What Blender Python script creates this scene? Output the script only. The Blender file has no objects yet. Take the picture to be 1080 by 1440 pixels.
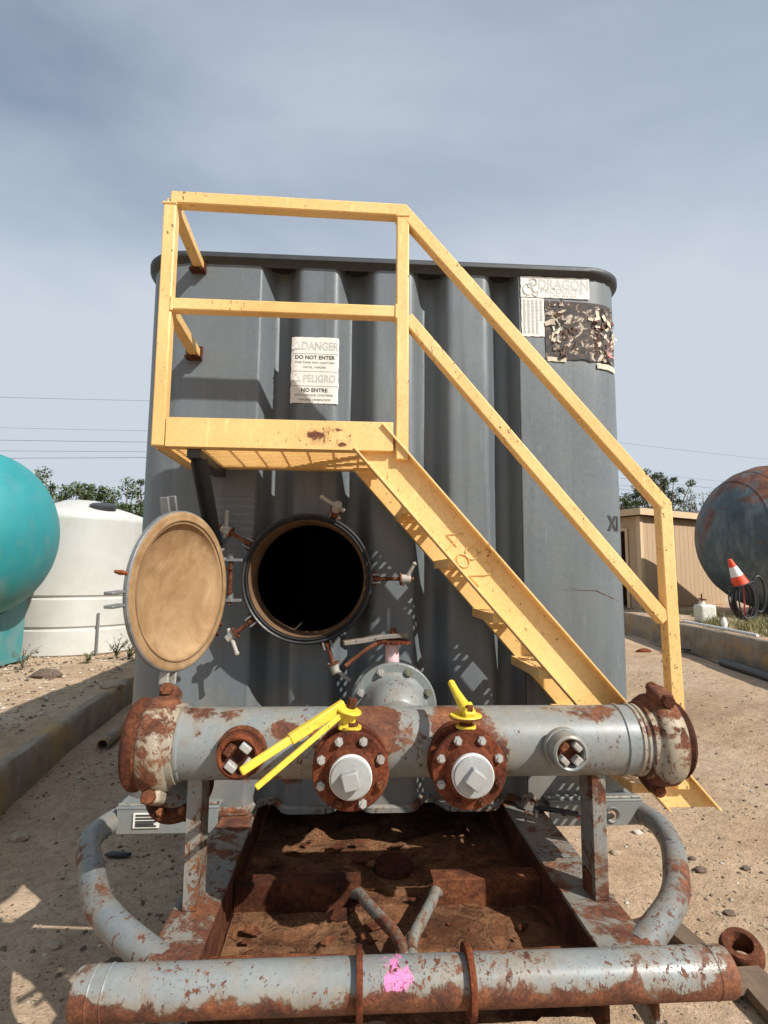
import bpy, bmesh, math, random
from mathutils import Vector, Matrix, noise
R = math.radians
scene = bpy.context.scene
COL = scene.collection
random.seed(7)

# ------------------------------------------------------------------ camera
cam_d = bpy.data.cameras.new('camera')
cam = bpy.data.objects.new('camera', cam_d)
COL.objects.link(cam)
scene.camera = cam
PITCH, YAW, ROLL, FPX = .1109, .0596, .0083, 790.0
cam.location = (-.186, 0, 1.23)
fw = Vector((math.sin(YAW) * math.cos(PITCH), math.cos(YAW) * math.cos(PITCH), math.sin(PITCH)))
rt = Vector((math.cos(YAW), -math.sin(YAW), 0))
up = rt.cross(fw)
r_ = rt * math.cos(ROLL) + up * math.sin(ROLL)
u_ = -rt * math.sin(ROLL) + up * math.cos(ROLL)
cam.rotation_euler = Matrix((r_, u_, -fw)).transposed().to_euler()
cam_d.sensor_fit = 'VERTICAL'
cam_d.sensor_height = 36
cam_d.lens = FPX / 1440 * 36
cam_d.clip_start = .02
cam_d.clip_end = 3000

# ------------------------------------------------------------------ sky, sun, exposure
SUN_L = Vector((-1.07, 1.0, -1.245)).normalized()      # the way the light travels
EL = math.asin(-SUN_L.z)
ROT = math.atan2(-SUN_L.x, -SUN_L.y)
w = bpy.data.worlds.new('World')
scene.world = w
w.use_nodes = True
wn = w.node_tree
wn.nodes.clear()
sky = wn.nodes.new('ShaderNodeTexSky')
sky.sky_type = 'NISHITA'
sky.sun_disc = False
sky.sun_elevation = EL
sky.sun_rotation = ROT
sky.air_density = 1.0
sky.dust_density = 2.0
sky.ozone_density = 2.0
tc = wn.nodes.new('ShaderNodeTexCoord')
mp = wn.nodes.new('ShaderNodeMapping')
mp.inputs['Scale'].default_value = (1.1, 1.5, 2.0)
mp.inputs['Rotation'].default_value = (.3, .5, .4)
cn = wn.nodes.new('ShaderNodeTexNoise')
cn.inputs['Scale'].default_value = 1.15
cn.inputs['Detail'].default_value = 7
cn.inputs['Roughness'].default_value = .5
cn.inputs['Distortion'].default_value = .5
cr = wn.nodes.new('ShaderNodeMapRange')
cr.inputs['From Min'].default_value = .34
cr.inputs['From Max'].default_value = .70
cr.inputs['To Min'].default_value = .28
cr.inputs['To Max'].default_value = .78
cm = wn.nodes.new('ShaderNodeMixRGB')
cm.inputs['Color2'].default_value = (5.0, 5.6, 6.25, 1)     # thin high cloud lit by the sun
bg = wn.nodes.new('ShaderNodeBackground')
bg.inputs['Strength'].default_value = .095
wo = wn.nodes.new('ShaderNodeOutputWorld')
L = wn.links.new
L(tc.outputs['Generated'], mp.inputs['Vector'])
L(mp.outputs['Vector'], cn.inputs['Vector'])
L(cn.outputs['Fac'], cr.inputs['Value'])
sx = wn.nodes.new('ShaderNodeSeparateXYZ')
hz = wn.nodes.new('ShaderNodeMapRange')                   # hazy veil thickening towards the horizon
hz.interpolation_type = 'SMOOTHSTEP'
hz.inputs['From Min'].default_value = .66
hz.inputs['From Max'].default_value = .05
hz.inputs['To Min'].default_value = 0
hz.inputs['To Max'].default_value = 1.0
ha = wn.nodes.new('ShaderNodeMath')
ha.operation = 'ADD'
ha.use_clamp = True
L(tc.outputs['Generated'], sx.inputs[0])
L(sx.outputs['Z'], hz.inputs['Value'])
L(hz.outputs['Result'], ha.inputs[0])
L(cr.outputs['Result'], ha.inputs[1])
L(ha.outputs[0], cm.inputs['Fac'])
L(sky.outputs['Color'], cm.inputs['Color1'])
L(cm.outputs['Color'], bg.inputs['Color'])
L(bg.outputs['Background'], wo.inputs['Surface'])
sd = bpy.data.lights.new('sun', 'SUN')
sd.energy = 4.6
sd.angle = R(.6)
sd.color = (1, .955, .885)
sun = bpy.data.objects.new('sun', sd)
sun.rotation_euler = SUN_L.to_track_quat('-Z', 'Y').to_euler()
sun.location = (10, -10, 14)
COL.objects.link(sun)
scene.view_settings.view_transform = 'Standard'
scene.view_settings.look = 'None'
scene.view_settings.gamma = 1
scene.view_settings.exposure = .35


# ------------------------------------------------------------------ materials
class G:
    """small node-graph helper"""

    def __init__(s, name):
        s.mat = bpy.data.materials.new(name)
        s.mat.use_nodes = True
        s.t = s.mat.node_tree
        s.t.nodes.clear()
        s.out = s.t.nodes.new('ShaderNodeOutputMaterial')
        s.b = s.t.nodes.new('ShaderNodeBsdfPrincipled')
        s.t.links.new(s.b.outputs[0], s.out.inputs[0])
        s.pos = s.t.nodes.new('ShaderNodeNewGeometry').outputs['Position']

    def node(s, ty, **kw):
        n = s.t.nodes.new(ty)
        for k, v in kw.items():
            setattr(n, k, v)
        return n

    def put(s, sock, v):
        if hasattr(v, 'is_output') or isinstance(v, bpy.types.NodeSocket):
            s.t.links.new(v, sock)
        elif isinstance(v, (tuple, list)) and len(v) == 3 and sock.type == 'RGBA':
            sock.default_value = (*v, 1)
        else:
            sock.default_value = v

    def noise(s, scale, detail=6, rough=.55, dist=0, vec=None, stretch=None, out='Fac'):
        n = s.node('ShaderNodeTexNoise')
        v = vec if vec is not None else s.pos
        if stretch:
            m = s.node('ShaderNodeVectorMath', operation='MULTIPLY')
            s.put(m.inputs[0], v)
            m.inputs[1].default_value = stretch
            v = m.outputs[0]
        s.put(n.inputs['Vector'], v)
        n.inputs['Scale'].default_value = scale
        n.inputs['Detail'].default_value = detail
        n.inputs['Roughness'].default_value = rough
        n.inputs['Distortion'].default_value = dist
        return n.outputs[out]

    def vor(s, scale, feature='F1', out='Distance', rnd=1):
        n = s.node('ShaderNodeTexVoronoi', feature=feature)
        s.put(n.inputs['Vector'], s.pos)
        n.inputs['Scale'].default_value = scale
        n.inputs['Randomness'].default_value = rnd
        return n.outputs[out]

    def m(s, op, a, b=0.0, c=None, clamp=False):
        n = s.node('ShaderNodeMath', operation=op, use_clamp=clamp)
        s.put(n.inputs[0], a)
        s.put(n.inputs[1], b)
        if c is not None:
            s.put(n.inputs[2], c)
        return n.outputs[0]

    def step(s, v, lo, hi, t0=0.0, t1=1.0):
        n = s.node('ShaderNodeMapRange')
        s.put(n.inputs['Value'], v)
        n.inputs['From Min'].default_value = lo
        n.inputs['From Max'].default_value = hi
        n.inputs['To Min'].default_value = t0
        n.inputs['To Max'].default_value = t1
        return n.outputs['Result']

    def mix(s, fac, a, b, mode='MIX'):
        n = s.node('ShaderNodeMixRGB', blend_type=mode)
        s.put(n.inputs['Fac'], fac)
        s.put(n.inputs['Color1'], a)
        s.put(n.inputs['Color2'], b)
        return n.outputs['Color']

    def ramp(s, v, stops):
        n = s.node('ShaderNodeValToRGB')
        s.put(n.inputs['Fac'], v)
        e = n.color_ramp.elements
        while len(e) < len(stops):
            e.new(.5)
        for i, (p, c) in enumerate(stops):
            e[i].position = p
            e[i].color = (*c, 1)
        return n.outputs['Color']

    def sep(s):
        n = s.node('ShaderNodeSeparateXYZ')
        s.put(n.inputs[0], s.pos)
        return n.outputs

    def spot(s, c, rad, k):
        """k at c, falling to 0 at distance rad; rad may be a 3-vector"""
        sc = rad if isinstance(rad, (tuple, list)) else (rad, rad, rad)
        a = s.node('ShaderNodeVectorMath', operation='SUBTRACT')
        s.put(a.inputs[0], s.pos)
        a.inputs[1].default_value = c
        d = s.node('ShaderNodeVectorMath', operation='DIVIDE')
        s.put(d.inputs[0], a.outputs[0])
        d.inputs[1].default_value = sc
        l = s.node('ShaderNodeVectorMath', operation='LENGTH')
        s.put(l.inputs[0], d.outputs[0])
        v = s.m('SUBTRACT', 1.0, l.outputs['Value'], clamp=True)
        return s.m('MULTIPLY', v, k)

    def bump(s, h, dist=.004, strength=1.0):
        n = s.node('ShaderNodeBump')
        n.inputs['Strength'].default_value = strength
        n.inputs['Distance'].default_value = dist
        s.put(n.inputs['Height'], h)
        s.put(s.b.inputs['Normal'], n.outputs[0])

    def fin(s, col, rough=.5, metal=0.0, spec=None):
        s.put(s.b.inputs['Base Color'], col)
        s.put(s.b.inputs['Roughness'], rough)
        s.put(s.b.inputs['Metallic'], metal)
        if spec is not None:
            s.put(s.b.inputs['Specular IOR Level'], spec)
        return s.mat


RUST_STOPS = [(.25, (.035, .014, .008)), (.45, (.11, .036, .017)), (.6, (.19, .068, .028)), (.78, (.30, .13, .05))]


def rust_col(g, scale=9.0):
    n = g.noise(scale, 9, .65, .6)
    c = g.ramp(n, RUST_STOPS)
    f = g.noise(scale * 9, 6, .72, .3)
    return g.mix(.85, c, g.ramp(f, [(.3, (.30, .28, .27)), (.5, (.9, .9, .9)), (.7, (1.7, 1.55, 1.4))]), 'MULTIPLY')


def paint(name, c1, c2, amount=.0, scale=6.0, spots=(), zrust=None, rough=.45, chips=.0, stain=(.33, .24, .13), stain_k=.5, streak=None, extra=None, grime=.0):
    """painted steel with rust coming through: amount about -.3 (none) .. .2 (much)"""
    g = G(name)
    n = g.noise(scale, 13, .72, .35)
    v = g.m('ADD', n, amount)
    for (c, rad, k) in spots:
        v = g.m('ADD', v, g.spot(c, rad, k))
    if zrust:
        z = g.sep()['Z']
        v = g.m('ADD', v, g.step(z, zrust[0], zrust[1], zrust[2], 0.0))
    mask = g.step(v, .595, .63)
    halo = g.step(v, .44, .62)
    drip = g.m('MULTIPLY', g.step(g.noise(26, 4, .6, .2, stretch=(1, 1, .07)), .50, .68), g.step(v, .40, .58))
    ch = g.noise(scale * 6, 8, .72, .25, stretch=(1, 1, .5))
    lowf = g.noise(3.1, 4, .6, .3)
    chv = g.m('ADD', ch, g.m('MULTIPLY_ADD', lowf, .30, chips - .15))
    mask2 = g.step(chv, .675, .69)
    sp = g.noise(scale * 22, 5, .65, .1, stretch=(1, 1, .6))
    spv = g.m('ADD', sp, g.m('MULTIPLY_ADD', lowf, .25, chips * .6 - .125))
    mask2 = g.m('MAXIMUM', mask2, g.step(spv, .685, .70))
    mask = g.m('MAXIMUM', mask, mask2)
    tone = g.noise(2.2, 6, .6, stretch=streak or (1, 1, 1))
    base = g.mix(g.step(tone, .3, .7), c1, c2)
    fine = g.noise(60, 4, .6)
    base = g.mix(.35, base, g.ramp(fine, [(.3, (.75, .75, .75)), (.7, (1.15, 1.15, 1.15))]), 'MULTIPLY')
    gr = g.noise(5.5, 9, .7, .4, stretch=(1, 1, .6))
    base = g.mix(g.step(gr, .46, .72, 0, grime), base, stain)
    scr = g.noise(38, 5, .6, .1, stretch=(1, 1, .12))
    base = g.mix(g.step(scr, .64, .70, 0, .30), base, tuple(min(1, x * 1.55) for x in c2))
    base = g.mix(g.m('MULTIPLY', halo, stain_k), base, stain)
    base = g.mix(g.m('MULTIPLY', drip, min(1, stain_k * 1.1)), base, (.17, .085, .04))
    if extra:
        base = extra(g, base)
    rim_ = g.m('MULTIPLY', g.step(v, .575, .60), g.step(v, .64, .61))
    base = g.mix(g.m('MULTIPLY', rim_, .6), base, (.10, .05, .028))
    col = g.mix(mask, base, rust_col(g, scale * 1.6))
    rr = g.m('ADD', g.m('MULTIPLY', mask, .4), g.step(fine, .2, .8, rough - .08, rough + .1))
    h = g.m('SUBTRACT', g.m('MULTIPLY', g.noise(90, 4, .7), g.step(mask, 0, 1, .08, .9)), g.m('MULTIPLY', mask, .6))
    g.bump(h, .0025, .8)
    return g.fin(col, rr, 0.0)


def rust_mat(name, scale=9.0, tint=(1, 1, 1), flakes=0.0):
    g = G(name)
    c = rust_col(g, scale)
    if flakes:
        p = g.noise(scale * .5, 8, .6, .8)
        c = g.mix(g.step(p, .52, .66, 0, flakes), c, (.30, .17, .09))
    c = g.mix(1.0, c, tint, 'MULTIPLY')
    g.bump(g.noise(55, 8, .7), .006, .9)
    return g.fin(c, .85, 0.0, .25)


def plain(name, col, rough=.5, metal=0.0, var=.15, scale=25.0, bump=.0015):
    g = G(name)
    n = g.noise(scale, 6, .6)
    a = tuple(max(0, x * (1 - var)) for x in col)
    b = tuple(x * (1 + var) for x in col)
    g.bump(g.noise(scale * 4, 4, .6), bump, .5)
    return g.fin(g.mix(g.step(n, .3, .7), a, b), g.step(n, .3, .7, rough - .06, rough + .06), metal)


def wall_wear(g, b):
    run = g.noise(9, 6, .62, .15, stretch=(1, 1, .06))
    b = g.mix(g.step(run, .50, .70, 0, .34), b, (.19, .215, .225))
    run2 = g.noise(13, 5, .6, .1, stretch=(1, 1, .05))
    b = g.mix(g.step(run2, .55, .72, 0, .5), b, (.06, .068, .072))
    z = g.sep()['Z']
    d = g.m('ADD', g.noise(5, 8, .7, .4), g.step(z, .25, 1.0, .22, -.12))
    b = g.mix(g.step(d, .52, .74, 0, .55), b, (.24, .205, .16))
    sc = g.noise(20, 7, .75, .6)
    return g.mix(g.step(sc, .68, .72, 0, .5), b, (.22, .24, .25))


M = {}
M['tank'] = paint('tank_paint', (.108, .128, .139), (.142, .163, .175), -.26, 4.0, rough=.42, chips=-.12, stain=(.17, .175, .17), stain_k=.3, streak=(1.6, 1.6, .35), grime=.25,
                  extra=wall_wear,
                  spots=[((-.95, 2.57, .55), .45, .25), ((-.5, 2.57, .38), (.5, .3, .14), .55), ((.62, 2.57, 2.3), (.03, .3, 3), .12)])
M['tank_dark'] = plain('tank_rim_paint', (.030, .034, .038), .55)
M['inside'] = plain('tank_lining', (.035, .032, .03), .8)
M['yellow'] = paint('yellow_paint', (.71, .44, .150), (.83, .56, .235), -.235, 15.0, rough=.42, chips=.04, stain=(.60, .35, .12), stain_k=.6, grime=.45,
                    spots=[((-.33, 2.07, 1.748), (.085, .12, .06), .50), ((-.22, 2.07, 1.712), (.06, .1, .03), .50), ((-.24, 2.07, 1.768), (.06, .1, .025), .42), ((-.9, 2.07, 2.55), (.05, .1, .2), .12), ((.4, 2.07, 2.25), .12, .1)])
M['brightyellow'] = paint('valve_handle_yellow', (.74, .53, .035), (.84, .63, .07), -.14, 18.0, rough=.5, chips=.05, stain=(.36, .22, .06), grime=.6)
M['skid'] = paint('skid_grey_paint', (.165, .184, .187), (.215, .23, .228), .045, 6.5, rough=.5, chips=.10, stain=(.25, .20, .13), grime=.6,
                  spots=[((-.6, 1.75, .2), .28, .16), ((-.64, 2.5, .2), .12, .15), ((.62, 1.7, .2), .2, .14)])
M['manifold'] = paint('manifold_grey_paint', (.175, .196, .199), (.24, .262, .258), -.08, 7.0, rough=.38, chips=.065, stain=(.27, .215, .14), grime=.65,
                      spots=[((-.15, 1.84, .73), (.175, .2, .15), .52), ((.17, 1.84, .70), (.195, .2, .18), .52), ((-.62, 1.88, .81), (.2, .12, .06), .35),
                             ((-.38, 1.83, .74), (.12, .1, .04), .35), ((.62, 1.86, .80), (.2, .14, .06), .32), ((-.45, 1.83, .60), (.12, .1, .05), .2),
                             ((-.5, 1.8, .685), .1, .25)])
M['bottompipe'] = paint('front_pipe_paint', (.18, .20, .204), (.245, .265, .262), -.045, 8.0, zrust=(.135, .21, .29), rough=.36, chips=.085, stain=(.28, .21, .13), grime=.5,
                        spots=[((-.86, 1.59, .17), .14, .2), ((.86, 1.59, .17), .12, .22), ((.0, 1.52, .14), (.2, .2, .07), .14)],
                        extra=lambda g, b: g.mix(g.step(g.m('ADD', g.noise(30, 5, .65, .5, stretch=(1.4, 1, .35)), g.spot((-.052, 1.54, .205), (.06, .12, .09), .55)), .72, .86), b, (.68, .20, .42)))
M['loop'] = paint('bumper_pipe_paint', (.135, .152, .158), (.185, .20, .20), -.02, 7.0, rough=.42, chips=.09, grime=.4, stain=(.22, .19, .14),
                  spots=[((-1.13, 2.2, .2), .16, .2), ((.98, 1.95, .2), .2, .24), ((-.98, 1.9, .2), .16, .12)])
M['clampL'] = paint('coupling_worn_paint', (.24, .24, .22), (.31, .305, .275), .055, 8.0, rough=.55, chips=.09, grime=.6, stain=(.40, .28, .14),
                    spots=[((-.84, 1.8, .55), .12, .3), ((-.8, 1.93, .88), .12, .45)])
M['clampR'] = paint('coupling_rusty_paint', (.26, .275, .27), (.34, .34, .30), .125, 8.0, rough=.55, chips=.09, grime=.7, stain=(.38, .27, .13),
                    spots=[((.9, 1.9, .86), .14, .35), ((.9, 1.9, .5), .14, .4)])
M['rust'] = rust_mat('rust_brown', 9.0)
M['rust_red'] = rust_mat('rust_red_brown', 10.0, (.88, .66, .60))
M['rust_dark'] = rust_mat('rust_dark', 8.0, (.55, .5, .5))
M['rust_orange'] = rust_mat('rust_orange', 7.0, (1.6, 1.45, 1.1))
M['plug'] = paint('galvanised_plug', (.27, .28, .275), (.38, .39, .375), -.18, 14, rough=.5, chips=-.02, stain=(.24, .22, .19), grime=.7)
M['whitering'] = plain('white_tape', (.72, .72, .70), .7)
M['bolt'] = paint('bolt_grey', (.33, .34, .33), (.42, .42, .40), -.04, 30.0, rough=.45, grime=.5, stain=(.22, .15, .09))
M['olivebolt'] = plain('zinc_bolt', (.22, .22, .16), .4, .4)
M['ring'] = plain('manhole_black', (.028, .030, .033), .38)
M['rubber'] = plain('black_rubber', (.018, .018, .019), .5)
M['redband'] = plain('red_band', (.5, .05, .05), .5)
M['valve_grey'] = paint('valve_grey_paint', (.155, .175, .175), (.205, .225, .22), -.12, 8, rough=.42, chips=.03, grime=.4, stain=(.20, .17, .12))
M['pinkpaint'] = plain('pink_white_paint', (.62, .42, .43), .6, 0, .25, 30)
M['lug'] = plain('worn_steel_lug', (.17, .175, .175), .5, .2, .25)
M['oldlever'] = paint('worn_lever_paint', (.12, .12, .12), (.18, .175, .165), .05, 10, rough=.6, chips=.08)
M['nut'] = plain('worn_white_nut', (.33, .31, .27), .6, 0, .3, 50)
M['sign_white'] = plain('faded_sign_white', (.70, .68, .62), .6, 0, .06, 12, .0005)
M['ink'] = plain('black_ink', (.03, .03, .03), .6)
M['ink_faded'] = plain('faded_ink', (.46, .465, .45), .6)
M['ink_grey'] = plain('grey_ink', (.36, .37, .36), .6)


def m_tan():
    g = G('stained_tan_lining')
    n = g.noise(5, 9, .62, .8)
    c = g.ramp(n, [(.25, (.20, .115, .055)), (.5, (.345, .22, .112)), (.7, (.45, .31, .175))])
    s = g.noise(4.2, 10, .74, .5)
    c = g.mix(g.step(s, .48, .66, 0, .7), c, (.20, .105, .04))
    g.bump(g.noise(40, 6, .6), .002, .5)
    return g.fin(c, .85, 0, .2)


M['tan'] = m_tan()
M['tan_dark'] = plain('stained_neck_lining', (.15, .085, .040), .9, 0, .45, 9)


def m_dirt(name, tone=1.0, gravelly=0.0):
    g = G(name)
    a = g.noise(1.1, 9, .62, .5)
    b = g.noise(14, 8, .7, .3)
    c = g.noise(85, 4, .7)
    t = tone * 1.12
    col = g.ramp(a, [(.28, (.30 * t, .200 * t, .122 * t)), (.5, (.40 * t, .280 * t, .180 * t)), (.72, (.49 * t, .362 * t, .245 * t))])
    pk = g.noise(.55, 6, .6, .8, stretch=(1.6, .45, 1))
    col = g.mix(g.step(pk, .42, .66, 0, .55), col, (.47 * t, .375 * t, .275 * t))
    dk = g.noise(.8, 7, .68, .9)
    col = g.mix(g.step(dk, .56, .70, 0, .5), col, (.19 * t, .13 * t, .085 * t))
    col = g.mix(.75, col, g.ramp(b, [(.28, (.60, .57, .54)), (.5, (1, 1, 1)), (.75, (1.22, 1.2, 1.16))]), 'MULTIPLY')
    col = g.mix(.6, col, g.ramp(c, [(.3, (.55, .52, .5)), (.5, (1, 1, 1)), (.72, (1.3, 1.27, 1.22))]), 'MULTIPLY')
    v = g.vor(26)
    vm = g.m('MULTIPLY', g.step(v, .17, .11), g.step(g.noise(2.2, 5, .6), .48, .6))
    col = g.mix(g.m('MULTIPLY', vm, .75), col, (.09, .062, .045))
    v2 = g.vor(47)
    vm2 = g.m('MULTIPLY', g.step(v2, .16, .1), g.step(g.noise(3.1, 4, .6), .5, .62))
    col = g.mix(g.m('MULTIPLY', vm2, .5), col, (.55, .47, .37))
    h = g.m('ADD', g.m('MULTIPLY', b, 1.0), g.m('ADD', g.m('MULTIPLY', c, .35), g.m('MULTIPLY', g.m('MAXIMUM', vm, vm2), .5)))
    g.bump(h, .022, .9)
    return g.fin(col, .93, 0.0, .2)


M['dirt'] = m_dirt('yard_dirt')
M['dirt_terrace'] = m_dirt('terrace_gravel_dirt', 1.02)


def m_concrete():
    g = G('stained_concrete')
    n = g.noise(3.5, 9, .65, .4)
    c = g.ramp(n, [(.3, (.17, .13, .095)), (.5, (.27, .215, .155)), (.7, (.36, .30, .225))])
    o = g.noise(1.6, 6, .7, .5)
    c = g.mix(g.step(o, .50, .60, 0, .75), c, (.42, .26, .09))
    g.bump(g.noise(45, 7, .7), .01, .8)
    return g.fin(c, .9)


M['concrete'] = m_concrete()


def m_pit():
    g = G('rust_scale_floor')
    n = g.noise(4.5, 10, .66, .7)
    c = g.ramp(n, [(.25, (.030, .014, .009)), (.42, (.13, .055, .027)), (.56, (.25, .115, .055)), (.72, (.38, .22, .12))])
    f = g.noise(70, 5, .7)
    c = g.mix(.7, c, g.ramp(f, [(.3, (.45, .45, .45)), (.7, (1.4, 1.35, 1.3))]), 'MULTIPLY')
    pl_ = g.noise(6.5, 9, .68, 1.0)
    lay = g.step(pl_, .50, .515)
    c = g.mix(g.m('MULTIPLY', lay, .28), c, (.27, .155, .08))
    edge = g.m('SUBTRACT', 1.0, g.step(g.m('ABSOLUTE', g.m('SUBTRACT', pl_, .505)), 0, .012))
    c = g.mix(g.m('MULTIPLY', edge, .8), c, (.015, .009, .007))
    g.bump(g.m('ADD', g.noise(16, 9, .72, .5), g.m('MULTIPLY', lay, .25)), .022, 1)
    return g.fin(c, .92, 0, .2)


M['pit'] = m_pit()


def m_teal():
    g = G('teal_tank_paint')
    n = g.noise(1.5, 8, .6, .3)
    c = g.mix(g.step(n, .3, .7), (.020, .215, .235), (.028, .265, .28))
    d = g.noise(5, 7, .7, .2, stretch=(1, 1, .4))
    c = g.mix(g.step(d, .52, .75, 0, .6), c, (.10, .22, .22))
    z = g.sep()['Z']
    du_ = g.m('ADD', g.noise(2.5, 7, .65, .3), g.step(z, .4, 2.0, .12, -.1))
    c = g.mix(g.step(du_, .5, .75, 0, .5), c, (.20, .25, .23))
    g.bump(g.noise(30, 3, .5), .0015, .4)
    return g.fin(c, g.step(n, .3, .7, .52, .66))


M['teal'] = m_teal()


def m_poly():
    g = G('white_poly_plastic')
    n = g.noise(1.4, 8, .65, .5)
    c = g.mix(g.step(n, .3, .7), (.46, .455, .42), (.55, .55, .515))
    d = g.noise(2.6, 8, .72, .3, stretch=(1.5, 1.5, .6))
    c = g.mix(g.step(d, .55, .75, 0, .6), c, (.44, .42, .33))
    k = g.noise(9, 5, .7, .2, stretch=(1, 1, 2.5))
    c = g.mix(g.step(k, .70, .76, 0, .5), c, (.30, .29, .26))
    return g.fin(c, .48)


M['poly'] = m_poly()


def m_bluetank():
    g = G('old_blue_tank_paint')
    n = g.noise(1.2, 9, .66, .5, stretch=(1, 1, .8))
    base = g.ramp(n, [(.3, (.035, .05, .058)), (.5, (.06, .088, .10)), (.7, (.11, .15, .16))])
    st = g.noise(3.5, 8, .7, .2, stretch=(1.2, 1.2, .35))
    base = g.mix(g.step(st, .5, .7, 0, .55), base, (.20, .24, .24))
    z = g.sep()['Z']
    rn = g.m('ADD', g.noise(1.35, 8, .66, .6), g.step(z, 1.4, 3.4, -.15, .11))
    base = g.mix(g.step(rn, .52, .62, 0, .95), base, rust_col(g, 3.0))
    g.bump(g.noise(14, 6, .6), .005, .5)
    return g.fin(base, .6)


M['bluetank'] = m_bluetank()


def m_wood(name, c1, c2, scale=(14, 14, 1.0), rough=.8):
    g = G(name)
    n = g.noise(2.0, 8, .65, .4, stretch=scale)
    g.bump(n, .003, .5)
    return g.fin(g.mix(g.step(n, .3, .7), c1, c2), rough)


M['siding'] = m_wood('tan_siding_paint', (.40, .275, .165), (.46, .32, .20))
M['rawwood'] = m_wood('raw_lumber', (.52, .37, .22), (.62, .46, .29))
M['oldwood'] = m_wood('weathered_plank', (.10, .065, .04), (.19, .13, .085), (10, 2, 10))
M['bark'] = m_wood('bark', (.10, .075, .055), (.17, .13, .10))
M['roofing'] = plain('roof_felt', (.06, .06, .065), .9)


def m_leaf(name, c1, c2):
    g = G(name)
    n = g.noise(1.6, 5, .6)
    c = g.mix(g.step(n, .35, .65), c1, c2)
    g.put(g.b.inputs['Subsurface Weight'], 0.0)
    g.put(g.b.inputs['Transmission Weight'], 0.0)
    return g.fin(c, .55, 0, .3)


M['leaf'] = m_leaf('mesquite_leaf', (.085, .13, .04), (.14, .19, .065))
M['leaf_dark'] = m_leaf('mesquite_leaf_dark', (.055, .085, .028), (.095, .13, .048))
M['leaf_grey'] = m_leaf('grey_green_leaf', (.10, .13, .075), (.15, .18, .11))
M['weed'] = m_leaf('weed_green', (.10, .13, .05), (.20, .20, .10))
M['grass'] = m_leaf('dry_grass', (.13, .14, .045), (.25, .22, .10))
M['stone_dark'] = plain('dark_clod', (.12, .085, .062), .95, 0, .4, 30)
M['stone_tan'] = plain('tan_stone', (.34, .27, .19), .9, 0, .3, 30)
M['stone_pale'] = plain('pale_stone', (.50, .45, .38), .9, 0, .2, 30)
M['cone_red'] = plain('cone_orange_red', (.72, .07, .025), .5)
M['cone_white'] = plain('cone_white', (.75, .73, .70), .5)
M['redsteel'] = plain('red_stake', (.45, .035, .03), .5)
M['jug'] = plain('milky_plastic', (.60, .59, .50), .45)
M['whiteplastic'] = plain('white_plastic', (.72, .72, .70), .45)
M['blackpvc'] = plain('black_pipe', (.03, .03, .032), .45)
M['wire'] = plain('wire', (.05, .05, .055), .6)
M['paper_cream'] = plain('torn_paper_cream', (.62, .55, .42), .85, 0, .2, 60)
M['paper_brown'] = plain('torn_paper_brown', (.12, .06, .04), .85, 0, .3, 60)
M['paper_grey'] = plain('torn_paper_grey', (.30, .29, .28), .85, 0, .3, 60)
M['paper_pink'] = plain('torn_paper_pink', (.62, .20, .20), .85, 0, .2, 60)


def m_torn():
    g = G('torn_sticker_backing')
    n = g.noise(22, 8, .68, .8)
    c = g.ramp(n, [(.35, (.030, .028, .028)), (.50, (.065, .058, .054)), (.56, (.12, .07, .055)), (.60, (.50, .45, .36))])
    n.node.noise_dimensions = '3D'
    g.bump(n, .004, 1)
    return g.fin(c, .8)


M['torn'] = m_torn()


# ------------------------------------------------------------------ mesh building
def V(*a):
    return Vector(a if len(a) == 3 else a[0])


def frame(d, hint=(0, 0, 1)):
    d = Vector(d).normalized()
    h = Vector(hint)
    if abs(d.dot(h.normalized())) > .98:
        h = Vector((0, 1, 0)) if abs(d.y) < .9 else Vector((1, 0, 0))
    a = d.cross(h).normalized()
    b = a.cross(d).normalized()
    return d, a, b


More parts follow.
